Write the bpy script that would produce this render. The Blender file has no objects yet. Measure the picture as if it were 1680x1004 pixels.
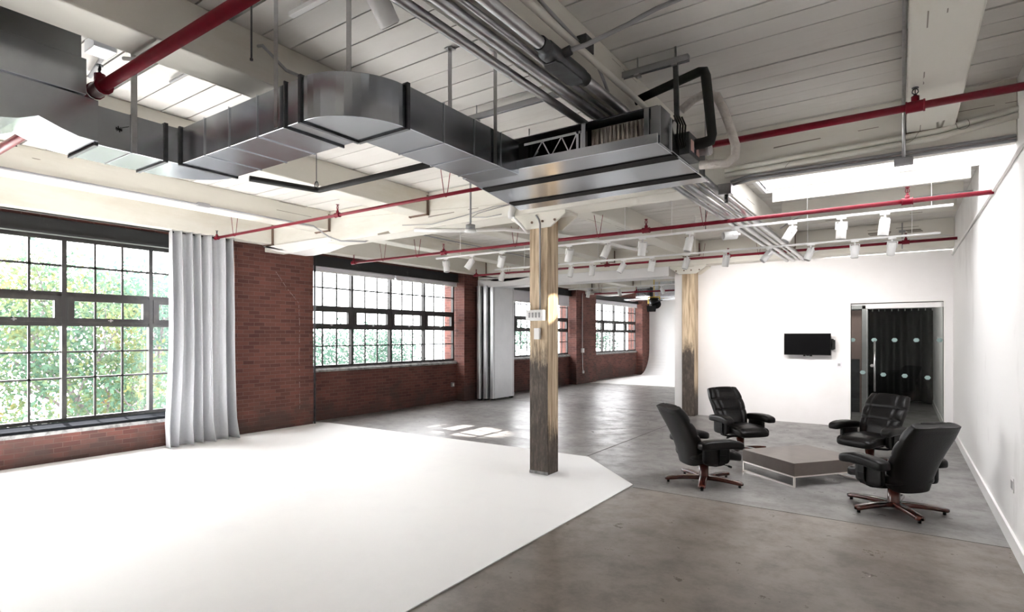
import bpy, bmesh, math, random
from mathutils import Vector, Matrix, Euler
R = math.radians
random.seed(7)
scene = bpy.context.scene
col = scene.collection

# ------------------------------------------------------------------ helpers
class MB:
    """collects shapes and links them as one mesh object"""
    def __init__(s): s.v, s.f, s.s = [], [], []
    def add(s, vs, fs, smooth=False, mat=None):
        o = len(s.v)
        for p in vs:
            p = Vector(p)
            s.v.append(mat @ p if mat is not None else p)
        for f in fs:
            s.f.append(tuple(i + o for i in f)); s.s.append(smooth)
        return s
    def box(s, x0, x1, y0, y1, z0, z1, mat=None):
        vs = [(x, y, z) for x in (x0, x1) for y in (y0, y1) for z in (z0, z1)]
        return s.add(vs, [(0,1,3,2),(4,6,7,5),(0,4,5,1),(2,3,7,6),(0,2,6,4),(1,5,7,3)], False, mat)
    def bar(s, p0, p1, w, h, up=(0,0,1)):
        p0, p1 = Vector(p0), Vector(p1); d = (p1 - p0).normalized(); up = Vector(up)
        if abs(d.dot(up)) > .98: up = Vector((0,1,0))
        a = d.cross(up).normalized(); b = a.cross(d)
        vs = [p + a*i*w/2 + b*j*h/2 for p in (p0, p1) for i, j in ((-1,-1),(1,-1),(1,1),(-1,1))]
        return s.add(vs, [(3,2,1,0),(4,5,6,7),(0,1,5,4),(1,2,6,5),(2,3,7,6),(3,0,4,7)])
    def tube(s, path, r, seg=12, cap=True, smooth=True, flat=1.0):
        P = [Vector(p) for p in path]; n = len(P); rs = r if isinstance(r, (list, tuple)) else [r]*n
        vs = []; prev = None
        for i in range(n):
            d = (P[min(i+1, n-1)] - P[max(i-1, 0)]).normalized()
            if prev is None:
                ref = Vector((0,0,1)) if abs(d.z) < .9 else Vector((1,0,0))
                a = d.cross(ref).normalized()
            else:
                a = prev - d*prev.dot(d); a.normalize()
            prev = a; b = d.cross(a)
            for k in range(seg):
                t = 2*math.pi*k/seg
                vs.append(P[i] + (a*math.cos(t) + b*math.sin(t)*flat)*rs[i])
        fs = [(i*seg+k, i*seg+(k+1)%seg, (i+1)*seg+(k+1)%seg, (i+1)*seg+k) for i in range(n-1) for k in range(seg)]
        s.add(vs, fs, smooth)
        if cap:
            o = len(s.v) - len(vs)
            s.f.append(tuple(o + k for k in reversed(range(seg)))); s.s.append(False)
            s.f.append(tuple(o + (n-1)*seg + k for k in range(seg))); s.s.append(False)
        return s
    def prism(s, poly, axis, a, b):
        """extrude a 2-D polygon along axis x/y/z from a to b"""
        def P(u, v, w): return {'x': (w, u, v), 'y': (u, w, v), 'z': (u, v, w)}[axis]
        n = len(poly)
        vs = [P(u, v, a) for u, v in poly] + [P(u, v, b) for u, v in poly]
        fs = [tuple(range(n)), tuple(reversed(range(n, 2*n)))] + [(i, i+n, (i+1)%n+n, (i+1)%n) for i in range(n)]
        return s.add(vs, fs)
    def grid(s, fn, nu, nv, closeu=False, closev=False, smooth=True):
        vs = [fn(i/(nu if closeu else nu-1), j/(nv if closev else nv-1)) for i in range(nu) for j in range(nv)]
        fs = []
        for i in range(nu if closeu else nu-1):
            for j in range(nv if closev else nv-1):
                a, b = (i+1) % nu, (j+1) % nv
                fs.append((i*nv+j, a*nv+j, a*nv+b, i*nv+b))
        return s.add(vs, fs, smooth)
    def superq(s, c, d, e1=.35, e2=.35, nu=20, nv=28, fn=None):
        """rounded cushion: superquadric of half sizes d around c"""
        def pw(v, e): return math.copysign(abs(v)**e, v)
        def f(u, v):
            a = -math.pi/2 + math.pi*u; t = 2*math.pi*v
            p = Vector((c[0] + d[0]*pw(math.cos(a), e1)*pw(math.cos(t), e2),
                        c[1] + d[1]*pw(math.cos(a), e1)*pw(math.sin(t), e2),
                        c[2] + d[2]*pw(math.sin(a), e1)))
            return fn(p) if fn else p
        return s.grid(f, nu, nv, closev=True)
    def build(s, name, mat, parent=None, bevel=0, loc=None, rot=None, subsurf=0):
        me = bpy.data.meshes.new(name); me.from_pydata([tuple(p) for p in s.v], [], s.f)
        bm = bmesh.new(); bm.from_mesh(me); bmesh.ops.remove_doubles(bm, verts=bm.verts, dist=1e-5)
        bmesh.ops.recalc_face_normals(bm, faces=bm.faces); sm = s.s
        if len(bm.faces) == len(sm):
            for f, k in zip(bm.faces, sm): f.smooth = k
        elif any(sm):
            for f in bm.faces: f.smooth = True
        bm.to_mesh(me); bm.free()
        me.materials.append(mat)
        o = bpy.data.objects.new(name, me); col.objects.link(o)
        if parent is not None: o.parent = parent
        if loc is not None: o.location = loc
        if rot is not None: o.rotation_euler = rot
        if bevel:
            m = o.modifiers.new('edge', 'BEVEL'); m.width = bevel; m.segments = 2; m.limit_method = 'ANGLE'; m.angle_limit = R(40)
        return o
def tag(o, label=None, cat=None, group=None, kind=None):
    if label: o['label'] = label
    if cat: o['category'] = cat
    if group: o['group'] = group
    if kind: o['kind'] = kind
    return o
def thing(name, loc, label, cat, group=None, rz=0, kind=None):
    o = bpy.data.objects.new(name, None); col.objects.link(o); o.empty_display_size = .1
    o.location = loc; o.rotation_euler = (0, 0, rz)
    return tag(o, label, cat, group, kind)
def struct(o, label=None, cat=None, group=None): return tag(o, label, cat, group, 'structure')
def copy_tree(o, parent=None):
    c = o.copy(); col.objects.link(c)
    if parent is not None: c.parent = parent
    for ch in list(o.children): copy_tree(ch, c)
    return c
def arc(c, r, a0, a1, n, ax=('x','y'), z=0):
    out = []
    for i in range(n+1):
        a = R(a0 + (a1-a0)*i/n); out.append((c[0]+r*math.cos(a), c[1]+r*math.sin(a)))
    return out

# ------------------------------------------------------------------ materials
def mat(name, color, rough=.5, metal=0, noise=None, bump=0, bscale=30, spec=None, coat=0, stretch=None, rvar=0, crack=None):
    """principled surface; noise = (scale, second colour, low, high) mixes a mottled second colour"""
    m = bpy.data.materials.new(name); m.use_nodes = True; nt = m.node_tree; b = nt.nodes['Principled BSDF']
    b.inputs['Base Color'].default_value = (*color, 1); b.inputs['Roughness'].default_value = rough
    b.inputs['Metallic'].default_value = metal
    if spec is not None: b.inputs['Specular IOR Level'].default_value = spec
    if coat: b.inputs['Coat Weight'].default_value = coat; b.inputs['Coat Roughness'].default_value = .12
    tc = nt.nodes.new('ShaderNodeTexCoord'); mp = nt.nodes.new('ShaderNodeMapping')
    nt.links.new(tc.outputs['Object'], mp.inputs[0])
    if stretch: mp.inputs['Scale'].default_value = stretch
    if noise:
        n = nt.nodes.new('ShaderNodeTexNoise'); n.inputs['Scale'].default_value = noise[0]; n.inputs['Detail'].default_value = 8
        n.inputs['Roughness'].default_value = .65
        nt.links.new(mp.outputs[0], n.inputs['Vector'])
        r = nt.nodes.new('ShaderNodeMapRange'); r.inputs[1].default_value = noise[2]; r.inputs[2].default_value = noise[3]
        nt.links.new(n.outputs['Fac'], r.inputs[0])
        x = nt.nodes.new('ShaderNodeMix'); x.data_type = 'RGBA'
        x.inputs[6].default_value = (*color, 1); x.inputs[7].default_value = (*noise[1], 1)
        nt.links.new(r.outputs[0], x.inputs[0]); nt.links.new(x.outputs[2], b.inputs['Base Color'])
        if rvar:
            q = nt.nodes.new('ShaderNodeMapRange'); q.inputs[3].default_value = rough; q.inputs[4].default_value = rough + rvar
            nt.links.new(r.outputs[0], q.inputs[0]); nt.links.new(q.outputs[0], b.inputs['Roughness'])
    if crack:
        k = nt.nodes.new('ShaderNodeMapping'); k.inputs['Scale'].default_value = crack; nt.links.new(tc.outputs['Object'], k.inputs[0])
        n3 = nt.nodes.new('ShaderNodeTexNoise'); n3.inputs['Scale'].default_value = 1; n3.inputs['Detail'].default_value = 1; nt.links.new(k.outputs[0], n3.inputs['Vector'])
        sb = nt.nodes.new('ShaderNodeMath'); sb.operation = 'SUBTRACT'; sb.inputs[1].default_value = .5; nt.links.new(n3.outputs['Fac'], sb.inputs[0])
        aa = nt.nodes.new('ShaderNodeMath'); aa.operation = 'ABSOLUTE'; nt.links.new(sb.outputs[0], aa.inputs[0])
        n4 = nt.nodes.new('ShaderNodeTexNoise'); n4.inputs['Scale'].default_value = 1.7; nt.links.new(tc.outputs['Object'], n4.inputs['Vector'])
        rk = nt.nodes.new('ShaderNodeMapRange'); rk.inputs[1].default_value = .002; rk.inputs[2].default_value = .006; rk.inputs[3].default_value = 1; rk.inputs[4].default_value = 0; nt.links.new(aa.outputs[0], rk.inputs[0])
        gt = nt.nodes.new('ShaderNodeMath'); gt.operation = 'GREATER_THAN'; gt.inputs[1].default_value = .58; nt.links.new(n4.outputs['Fac'], gt.inputs[0])
        ml = nt.nodes.new('ShaderNodeMath'); ml.operation = 'MULTIPLY'; nt.links.new(rk.outputs[0], ml.inputs[0]); nt.links.new(gt.outputs[0], ml.inputs[1])
        xc = nt.nodes.new('ShaderNodeMix'); xc.data_type = 'RGBA'; xc.inputs[7].default_value = (.20,.175,.14,1)
        nt.links.new(ml.outputs[0], xc.inputs[0]); src = b.inputs['Base Color'].links[0].from_socket; nt.links.new(src, xc.inputs[6]); nt.links.new(xc.outputs[2], b.inputs['Base Color'])
    if bump:
        n2 = nt.nodes.new('ShaderNodeTexNoise'); n2.inputs['Scale'].default_value = bscale; n2.inputs['Detail'].default_value = 6
        nt.links.new(mp.outputs[0], n2.inputs['Vector'])
        bp = nt.nodes.new('ShaderNodeBump'); bp.inputs['Strength'].default_value = bump; bp.inputs['Distance'].default_value = .02
        nt.links.new(n2.outputs['Fac'], bp.inputs['Height']); nt.links.new(bp.outputs[0], b.inputs['Normal'])
    return m
M = {}
M['white_wall'] = mat('white_wall', (.83,.82,.83), .55, noise=(1.2,(.77,.76,.76),.45,.8))
M['scuffed_wall'] = mat('scuffed_wall', (.82,.81,.80), .55, noise=(.9,(.60,.585,.57),.56,.78), stretch=(1,1,.6))
M['white_paint'] = mat('white_paint', (.82,.81,.80), .4)
M['white_floor'] = mat('white_floor', (.86,.86,.86), .6, spec=.25, noise=(.8,(.80,.80,.81),.5,.8))
M['cream'] = mat('cream_timber', (.68,.66,.60), .55, noise=(2.2,(.58,.54,.45),.5,.75), bump=.25, bscale=9, stretch=(1,.25,1), crack=(3.2,.05,3.2))
M['cream_cross'] = mat('cream_timber_cross', (.74,.72,.66), .55, noise=(2.2,(.62,.58,.50),.52,.78), bump=.25, bscale=9, stretch=(.25,1,1), crack=(.05,3.2,3.2))
M['plank'] = mat('painted_planks', (.70,.68,.65), .5, noise=(3.,(.60,.57,.53),.5,.8), bump=.15, bscale=20, stretch=(.3,1,1))
M['gap'] = mat('dark_gap', (.05,.04,.035), .9)
M['black_steel'] = mat('black_steel', (.022,.02,.02), .42, noise=(6,(.05,.045,.04),.5,.75))
M['lintel'] = mat('lintel_black', (.018,.019,.02), .55, noise=(5,(.09,.09,.085),.62,.75))
M['ledge'] = mat('grey_ledge', (.33,.33,.33), .6, noise=(9,(.13,.13,.13),.45,.65))
M['red'] = mat('red_paint', (.20,.006,.020), .34, spec=.3, noise=(14,(.155,.005,.016),.4,.7))
M['galv'] = mat('galvanised_sheet', (.46,.48,.51), .2, 1, noise=(4,(.41,.43,.46),.4,.7), rvar=.05, bump=.012, bscale=2)
M['galv_bright'] = mat('galvanised_bright', (.72,.75,.80), .22, 1, noise=(4,(.68,.71,.76),.4,.7), rvar=.04)
M['streak'] = mat('old_mortar', (.30,.22,.20), .8)
M['tin'] = mat('tin_cladding', (.74,.75,.77), .36, 1, noise=(2,(.68,.69,.71),.4,.7), rvar=.06)
M['flashing'] = mat('dark_flashing', (.015,.016,.018), .9, spec=0)
M['conduit'] = mat('conduit_steel', (.52,.52,.53), .28, 1, noise=(10,(.40,.40,.41),.4,.7))
M['dark_steel'] = mat('dark_steel', (.10,.105,.11), .4, .8, noise=(12,(.06,.06,.065),.4,.7))
M['tape'] = mat('dark_tape', (.012,.011,.011), .75, spec=.15)
M['foam'] = mat('black_foam', (.012,.012,.012), .7, bump=.3, bscale=40)
M['hose'] = mat('wrapped_hose', (.55,.50,.46), .55, noise=(18,(.68,.64,.60),.4,.7), bump=.5, bscale=35)
M['fin'] = mat('coil_fins', (.70,.64,.58), .35, .5)
M['copper'] = mat('pink_label', (.62,.40,.36), .6)
M['leather'] = mat('black_leather', (.0035,.003,.003), .36, spec=.22, noise=(40,(.005,.0045,.0045),.4,.7), bump=.10, bscale=60)
M['wood'] = mat('red_brown_wood', (.085,.022,.014), .22, noise=(9,(.05,.012,.008),.4,.7), stretch=(1,1,1), coat=.4)
M['table'] = mat('taupe_table', (.13,.105,.09), .36, noise=(5,(.10,.08,.07),.4,.7), bump=.04)
M['chrome'] = mat('chrome', (.86,.80,.76), .34, 1)
M['screen'] = mat('tv_black', (.003,.003,.0035), .3, spec=.08)
M['plastic_black'] = mat('black_plastic', (.008,.008,.008), .45, spec=.2)
M['plastic_white'] = mat('white_plastic', (.80,.80,.80), .35)
M['plastic_grey'] = mat('grey_plastic', (.33,.33,.34), .5)
M['curtain'] = mat('grey_curtain', (.52,.53,.555), .75, noise=(30,(.48,.49,.515),.4,.7), bump=.1, bscale=120)
M['blind'] = mat('blind_fabric', (.72,.71,.76), .7)
M['drape'] = mat('black_drape', (.011,.011,.012), .6)
M['yellow'] = mat('yellow_paint', (.65,.45,.05), .5)
M['sticker'] = mat('frosted_dot', (.26,.36,.36), .8, spec=.1)
M['bark'] = mat('bark', (.10,.085,.09), .9, noise=(8,(.05,.045,.045),.4,.7))
M['ground'] = mat('pale_ground', (.40,.40,.38), .9, noise=(.5,(.3,.32,.28),.4,.7))
M['facade'] = mat('pink_brick_facade', (.30,.22,.20), .9)
M['awning'] = mat('blue_awning', (.08,.12,.22), .7)
M['rust'] = mat('rust', (.16,.10,.07), .6)

def brick():
    m = bpy.data.materials.new('red_brick'); m.use_nodes = True; nt = m.node_tree; b = nt.nodes['Principled BSDF']; L = nt.links.new
    N = nt.nodes.new; b.inputs['Roughness'].default_value = .75; b.inputs['Specular IOR Level'].default_value = .25
    tc = N('ShaderNodeTexCoord'); sep = N('ShaderNodeSeparateXYZ'); L(tc.outputs['Object'], sep.inputs[0])
    ad = N('ShaderNodeMath'); L(sep.outputs[0], ad.inputs[0]); L(sep.outputs[1], ad.inputs[1])
    cb = N('ShaderNodeCombineXYZ'); L(ad.outputs[0], cb.inputs[0]); L(sep.outputs[2], cb.inputs[1])
    wn = N('ShaderNodeTexNoise'); wn.inputs['Scale'].default_value = 6; L(cb.outputs[0], wn.inputs['Vector'])
    wv = N('ShaderNodeVectorMath'); wv.operation = 'MULTIPLY_ADD'; wv.inputs[1].default_value = (.02,.012,0); L(wn.outputs['Color'], wv.inputs[0]); L(cb.outputs[0], wv.inputs[2])
    br = N('ShaderNodeTexBrick'); L(wv.outputs[0], br.inputs['Vector'])
    br.inputs['Scale'].default_value = 1; br.inputs['Brick Width'].default_value = .215; br.inputs['Row Height'].default_value = .071
    br.inputs['Mortar Size'].default_value = .006; br.inputs['Mortar Smooth'].default_value = .4; br.inputs['Bias'].default_value = -.15
    br.inputs['Color1'].default_value = (.190,.075,.060,1); br.inputs['Color2'].default_value = (.095,.042,.037,1); br.inputs['Mortar'].default_value = (.195,.118,.098,1)
    # blotches: large tone change, pale flecks, grey dirt near the floor
    n1 = N('ShaderNodeTexNoise'); n1.inputs['Scale'].default_value = 1.3; n1.inputs['Detail'].default_value = 6; L(tc.outputs['Object'], n1.inputs['Vector'])
    r1 = N('ShaderNodeMapRange'); r1.inputs[1].default_value = .35; r1.inputs[2].default_value = .7; L(n1.outputs['Fac'], r1.inputs[0])
    x1 = N('ShaderNodeMix'); x1.data_type = 'RGBA'; x1.blend_type = 'MULTIPLY'; x1.inputs[7].default_value = (.72,.70,.72,1)
    L(r1.outputs[0], x1.inputs[0]); L(br.outputs['Color'], x1.inputs[6])
    n2 = N('ShaderNodeTexNoise'); n2.inputs['Scale'].default_value = 9; n2.inputs['Detail'].default_value = 9; n2.inputs['Roughness'].default_value = .8
    mp = N('ShaderNodeMapping'); mp.inputs['Scale'].default_value = (1,.5,2.2); L(tc.outputs['Object'], mp.inputs[0]); L(mp.outputs[0], n2.inputs['Vector'])
    r2 = N('ShaderNodeMapRange'); r2.inputs[1].default_value = .66; r2.inputs[2].default_value = .74; r2.inputs[4].default_value = .75; L(n2.outputs['Fac'], r2.inputs[0])
    x2 = N('ShaderNodeMix'); x2.data_type = 'RGBA'; x2.inputs[7].default_value = (.36,.24,.21,1); L(r2.outputs[0], x2.inputs[0]); L(x1.outputs[2], x2.inputs[6])
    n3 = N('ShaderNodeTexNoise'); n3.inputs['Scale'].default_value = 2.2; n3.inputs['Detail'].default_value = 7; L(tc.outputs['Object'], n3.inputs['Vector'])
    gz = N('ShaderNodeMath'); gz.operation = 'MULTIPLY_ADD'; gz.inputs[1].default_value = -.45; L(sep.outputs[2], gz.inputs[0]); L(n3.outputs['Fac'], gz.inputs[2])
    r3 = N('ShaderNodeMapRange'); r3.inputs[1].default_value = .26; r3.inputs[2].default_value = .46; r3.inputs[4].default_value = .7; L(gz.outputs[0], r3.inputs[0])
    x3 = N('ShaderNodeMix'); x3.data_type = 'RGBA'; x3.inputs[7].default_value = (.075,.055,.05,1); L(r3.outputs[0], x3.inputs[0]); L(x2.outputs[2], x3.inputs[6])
    L(x3.outputs[2], b.inputs['Base Color'])
    bp = N('ShaderNodeBump'); bp.inputs['Strength'].default_value = .5; bp.inputs['Distance'].default_value = .008; bp.invert = True
    L(br.outputs['Fac'], bp.inputs['Height']); L(bp.outputs[0], b.inputs['Normal'])
    return m
M['brick'] = brick()

def concrete():
    m = bpy.data.materials.new('polished_concrete'); m.use_nodes = True; nt = m.node_tree; b = nt.nodes['Principled BSDF']; b.inputs['Specular IOR Level'].default_value = .32; L = nt.links.new; N = nt.nodes.new
    tc = N('ShaderNodeTexCoord'); sep = N('ShaderNodeSeparateXYZ'); L(tc.outputs['Object'], sep.inputs[0])
    n1 = N('ShaderNodeTexNoise'); n1.inputs['Scale'].default_value = 1.1; n1.inputs['Detail'].default_value = 9; n1.inputs['Roughness'].default_value = .68; L(tc.outputs['Object'], n1.inputs['Vector'])
    cr = N('ShaderNodeValToRGB'); L(n1.outputs['Fac'], cr.inputs[0])
    e = cr.color_ramp.elements; e[0].position = .3; e[0].color = (.125,.105,.090,1); e[1].position = .72; e[1].color = (.255,.222,.196,1)
    # greyer, slightly lighter tone beyond the floor joint
    n1b = N('ShaderNodeTexNoise'); n1b.inputs['Scale'].default_value = .9; n1b.inputs['Detail'].default_value = 9; L(tc.outputs['Object'], n1b.inputs['Vector'])
    cr2 = N('ShaderNodeValToRGB'); L(n1b.outputs['Fac'], cr2.inputs[0])
    e = cr2.color_ramp.elements; e[0].position = .3; e[0].color = (.15,.143,.137,1); e[1].position = .7; e[1].color = (.27,.262,.255,1)
    st = N('ShaderNodeMath'); st.operation = 'GREATER_THAN'; st.inputs[1].default_value = 6.33; L(sep.outputs[1], st.inputs[0])
    x0 = N('ShaderNodeMix'); x0.data_type = 'RGBA'; L(st.outputs[0], x0.inputs[0]); L(cr.outputs[0], x0.inputs[6]); L(cr2.outputs[0], x0.inputs[7])
    n2 = N('ShaderNodeTexNoise'); n2.inputs['Scale'].default_value = 3.5; n2.inputs['Detail'].default_value = 10; n2.inputs['Roughness'].default_value = .75; L(tc.outputs['Object'], n2.inputs['Vector'])
    r2 = N('ShaderNodeMapRange'); r2.inputs[1].default_value = .46; r2.inputs[2].default_value = .80; r2.inputs[4].default_value = .6; L(n2.outputs['Fac'], r2.inputs[0])
    x2 = N('ShaderNodeMix'); x2.data_type = 'RGBA'; x2.inputs[7].default_value = (.05,.04,.035,1); L(r2.outputs[0], x2.inputs[0]); L(x0.outputs[2], x2.inputs[6])
    L(x2.outputs[2], b.inputs['Base Color'])
    rr = N('ShaderNodeMapRange'); rr.inputs[1].default_value = .35; rr.inputs[2].default_value = .7; rr.inputs[3].default_value = .26; rr.inputs[4].default_value = .48
    L(n2.outputs['Fac'], rr.inputs[0]); L(rr.outputs[0], b.inputs['Roughness'])
    bp = N('ShaderNodeBump'); bp.inputs['Strength'].default_value = .08; bp.inputs['Distance'].default_value = .01; L(n2.outputs['Fac'], bp.inputs['Height']); L(bp.outputs[0], b.inputs['Normal'])
    return m
M['concrete'] = concrete()

def post_wood():
    """old timber post: bare tan wood above, worn dark paint below with a ragged edge"""
    m = bpy.data.materials.new('worn_post'); m.use_nodes = True; nt = m.node_tree; b = nt.nodes['Principled BSDF']; L = nt.links.new; N = nt.nodes.new
    b.inputs['Roughness'].default_value = .75
    tc = N('ShaderNodeTexCoord'); sep = N('ShaderNodeSeparateXYZ'); L(tc.outputs['Object'], sep.inputs[0])
    mp = N('ShaderNodeMapping'); mp.inputs['Scale'].default_value = (14,14,1.1); L(tc.outputs['Object'], mp.inputs[0])
    g = N('ShaderNodeTexNoise'); g.inputs['Scale'].default_value = 1.6; g.inputs['Detail'].default_value = 8; L(mp.outputs[0], g.inputs['Vector'])
    cr = N('ShaderNodeValToRGB'); L(g.outputs['Fac'], cr.inputs[0]); e = cr.color_ramp.elements
    e[0].position = .3; e[0].color = (.27,.18,.105,1); e[1].position = .62; e[1].color = (.68,.55,.39,1)
    n2 = N('ShaderNodeTexNoise'); n2.inputs['Scale'].default_value = 1; n2.inputs['Detail'].default_value = 10; n2.inputs['Roughness'].default_value = .78
    mp2 = N('ShaderNodeMapping'); mp2.inputs['Scale'].default_value = (26,26,5); L(tc.outputs['Object'], mp2.inputs[0]); L(mp2.outputs[0], n2.inputs['Vector'])
    cr2 = N('ShaderNodeValToRGB'); L(n2.outputs['Fac'], cr2.inputs[0]); e = cr2.color_ramp.elements
    e[0].position = .34; e[0].color = (.03,.022,.018,1); e[1].position = .70; e[1].color = (.17,.14,.115,1)
    el = cr2.color_ramp.elements.new(.5); el.color = (.065,.05,.04,1)
    # paint line: higher on the -y face, lower on the +x face
    ge = N('ShaderNodeNewGeometry'); sn = N('ShaderNodeSeparateXYZ'); L(ge.outputs['True Normal'], sn.inputs[0])
    ab = N('ShaderNodeMath'); ab.operation = 'GREATER_THAN'; ab.inputs[1].default_value = .5; L(sn.outputs[0], ab.inputs[0])
    hh = N('ShaderNodeMapRange'); hh.inputs[3].default_value = 1.55; hh.inputs[4].default_value = .55; L(ab.outputs[0], hh.inputs[0])
    nz = N('ShaderNodeMath'); nz.operation = 'MULTIPLY_ADD'; nz.inputs[1].default_value = 1.1; L(n2.outputs['Fac'], nz.inputs[0]); L(sep.outputs[2], nz.inputs[2])
    sb = N('ShaderNodeMath'); sb.operation = 'SUBTRACT'; L(nz.outputs[0], sb.inputs[0]); L(hh.outputs[0], sb.inputs[1])
    r = N('ShaderNodeMapRange'); r.inputs[1].default_value = .42; r.inputs[2].default_value = .72; L(sb.outputs[0], r.inputs[0])
    x = N('ShaderNodeMix'); x.data_type = 'RGBA'; L(r.outputs[0], x.inputs[0]); L(cr2.outputs[0], x.inputs[6]); L(cr.outputs[0], x.inputs[7]); L(x.outputs[2], b.inputs['Base Color'])
    bp = N('ShaderNodeBump'); bp.inputs['Strength'].default_value = .4; bp.inputs['Distance'].default_value = .01; L(n2.outputs['Fac'], bp.inputs['Height']); L(bp.outputs[0], b.inputs['Normal'])
    return m
M['post'] = post_wood()

def glass(name='window_glass', tint=.97):
    m = bpy.data.materials.new(name); m.use_nodes = True; nt = m.node_tree; nt.nodes.clear(); L = nt.links.new; N = nt.nodes.new
    out = N('ShaderNodeOutputMaterial'); t = N('ShaderNodeBsdfTransparent'); g = N('ShaderNodeBsdfGlossy'); mx = N('ShaderNodeMixShader'); fr = N('ShaderNodeLayerWeight'); pw = N('ShaderNodeMath'); ad = N('ShaderNodeMath')
    t.inputs[0].default_value = (tint*(.97 if tint == .84 else 1),tint,tint*(.985 if tint == .84 else 1),1); g.inputs['Roughness'].default_value = .02; fr.inputs[0].default_value = .5
    pw.operation = 'POWER'; pw.inputs[1].default_value = 5; ad.operation = 'MULTIPLY_ADD'; ad.inputs[1].default_value = .6; ad.inputs[2].default_value = .03; L(fr.outputs['Facing'], pw.inputs[0]); L(pw.outputs[0], ad.inputs[0])
    L(ad.outputs[0], mx.inputs[0]); L(t.outputs[0], mx.inputs[1]); L(g.outputs[0], mx.inputs[2]); L(mx.outputs[0], out.inputs[0])
    return m
M['glass'] = glass()
M['grey_glass'] = glass('grey_window_glass', .78)  # grey tint added to cut the daylight through the further windows
M['dimmed_glass'] = glass('dimmed_roof_glass', .68)  # plain pane, tint added to weaken the light from the skylight
M['door_glass'] = glass('green_door_glass', .84)

def leaves(name, stops):
    m = bpy.data.materials.new(name); m.use_nodes = True; nt = m.node_tree; nt.nodes.clear(); L = nt.links.new; N = nt.nodes.new
    out = N('ShaderNodeOutputMaterial'); d = N('ShaderNodeBsdfDiffuse'); t = N('ShaderNodeBsdfTranslucent'); mx = N('ShaderNodeMixShader'); mx.inputs[0].default_value = .5
    tc = N('ShaderNodeTexCoord'); n = N('ShaderNodeTexNoise'); n.inputs['Scale'].default_value = .9; n.inputs['Detail'].default_value = 9; n.inputs['Roughness'].default_value = .75
    L(tc.outputs['Object'], n.inputs['Vector']); cr = N('ShaderNodeValToRGB'); L(n.outputs['Fac'], cr.inputs[0])
    while len(cr.color_ramp.elements) < len(stops): cr.color_ramp.elements.new(.5)
    for e, (p, c) in zip(cr.color_ramp.elements, stops): e.position = p; e.color = (*c, 1)
    L(cr.outputs[0], d.inputs[0]); L(cr.outputs[0], t.inputs[0]); L(d.outputs[0], mx.inputs[1]); L(t.outputs[0], mx.inputs[2]); L(mx.outputs[0], out.inputs[0])
    return m
LEAF = .68
def lc(*c): return tuple(v*LEAF for v in c)
M['leaf_green'] = leaves('leaf_green', [(.3, lc(.05,.11,.085)), (.47, lc(.085,.15,.10)), (.58, lc(.17,.19,.08)), (.70, lc(.30,.17,.06))])
M['leaf_teal'] = leaves('leaf_teal', [(.3, lc(.06,.12,.10)), (.55, lc(.10,.17,.13)), (.75, lc(.18,.20,.12))])

# ------------------------------------------------------------------ dimensions (metres)
XL, XW, XR = -9.88, -10.2, .78        # brick pier face, window face, right wall
YB = 13.0                              # back wall
ZC, ZG, ZB = 3.90, 3.38, 3.58          # plank ceiling, girder underside, beam underside
YEND = 26.2
WIN = [(.73, 1), (7.22, 2), (13.72, 3), (20.2, 4)]   # near edges of the four windows in view
PITCH, NB = 1.17, 4

# ------------------------------------------------------------------ floor
f = MB(); f.box(-10.7, 3.5, -6.4, YEND+.4, -.25, 0)
fl = struct(f.build('floor', M['concrete']), 'grey brown polished concrete floor', 'floor')
j = MB()
j.box(-2.62, XR, 6.325, 6.335, 0, .0015); j.box(-3.868, -3.858, 7.56, YB, 0, .0015); j.box(XL, -4.35, 12.995, 13.005, 0, .0015)
j.build('joint', M['gap'], fl)
p = MB(); p.prism([(-9.87,-6.2),(-2.62,-6.2),(-2.66,6.42),(-3.82,7.53),(-9.7,7.43),(-10.16,7.30),(-10.16,7.2),(-9.87,7.2)], 'z', .001, .009)
struct(p.build('floor_white', M['white_floor']), 'white painted floor area with one cut corner under the wooden column', 'painted floor')

# ------------------------------------------------------------------ left brick wall with window openings
w = MB()
edges = [y for y, _ in WIN]
WID = PITCH*NB + .06
prev = -6.4
for k, y0 in enumerate(edges):
    y1 = y0 + WID
    w.box(-10.6, XL, prev, y0 - .05, 0, ZC)                        # pier
    low = k == 0
    if low: w.box(-10.6, XL, y0 - .05, y1 + .05, 0, .47)            # spandrel flush with the piers
    else:   w.box(-10.6, -10.17, y0 - .05, y1 + .05, 0, 1.06)       # recessed spandrel
    w.box(-10.6, -10.12, y0 - .05, y1 + .05, 3.50, ZC)
    prev = y1 + .05
w.box(-10.6, XL, prev, YEND, 0, ZC)
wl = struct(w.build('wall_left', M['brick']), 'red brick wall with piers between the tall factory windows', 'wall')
crack = MB()
pts = [(-9.876, 6.32, 3.05), (-9.876, 6.55, 2.75), (-9.876, 6.83, 2.45), (-9.876, 6.85, 2.0), (-9.876, 6.84, 1.4), (-9.876, 6.85, .8), (-9.876, 6.85, .25)]
rr = random.Random(3)
for a, b in zip(pts[:-1], pts[1:]):
    for i in range(14):
        if rr.random() < .35: continue
        t = i/14; q = Vector(a).lerp(Vector(b), t); q2 = Vector(a).lerp(Vector(b), t + .06)
        crack.bar(q + Vector((0, rr.uniform(-.008,.008), 0)), q2, .004, rr.uniform(.004,.012), (0,1,0))
crack.build('mortar_streak', M['streak'], wl)
ldg = MB()
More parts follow.
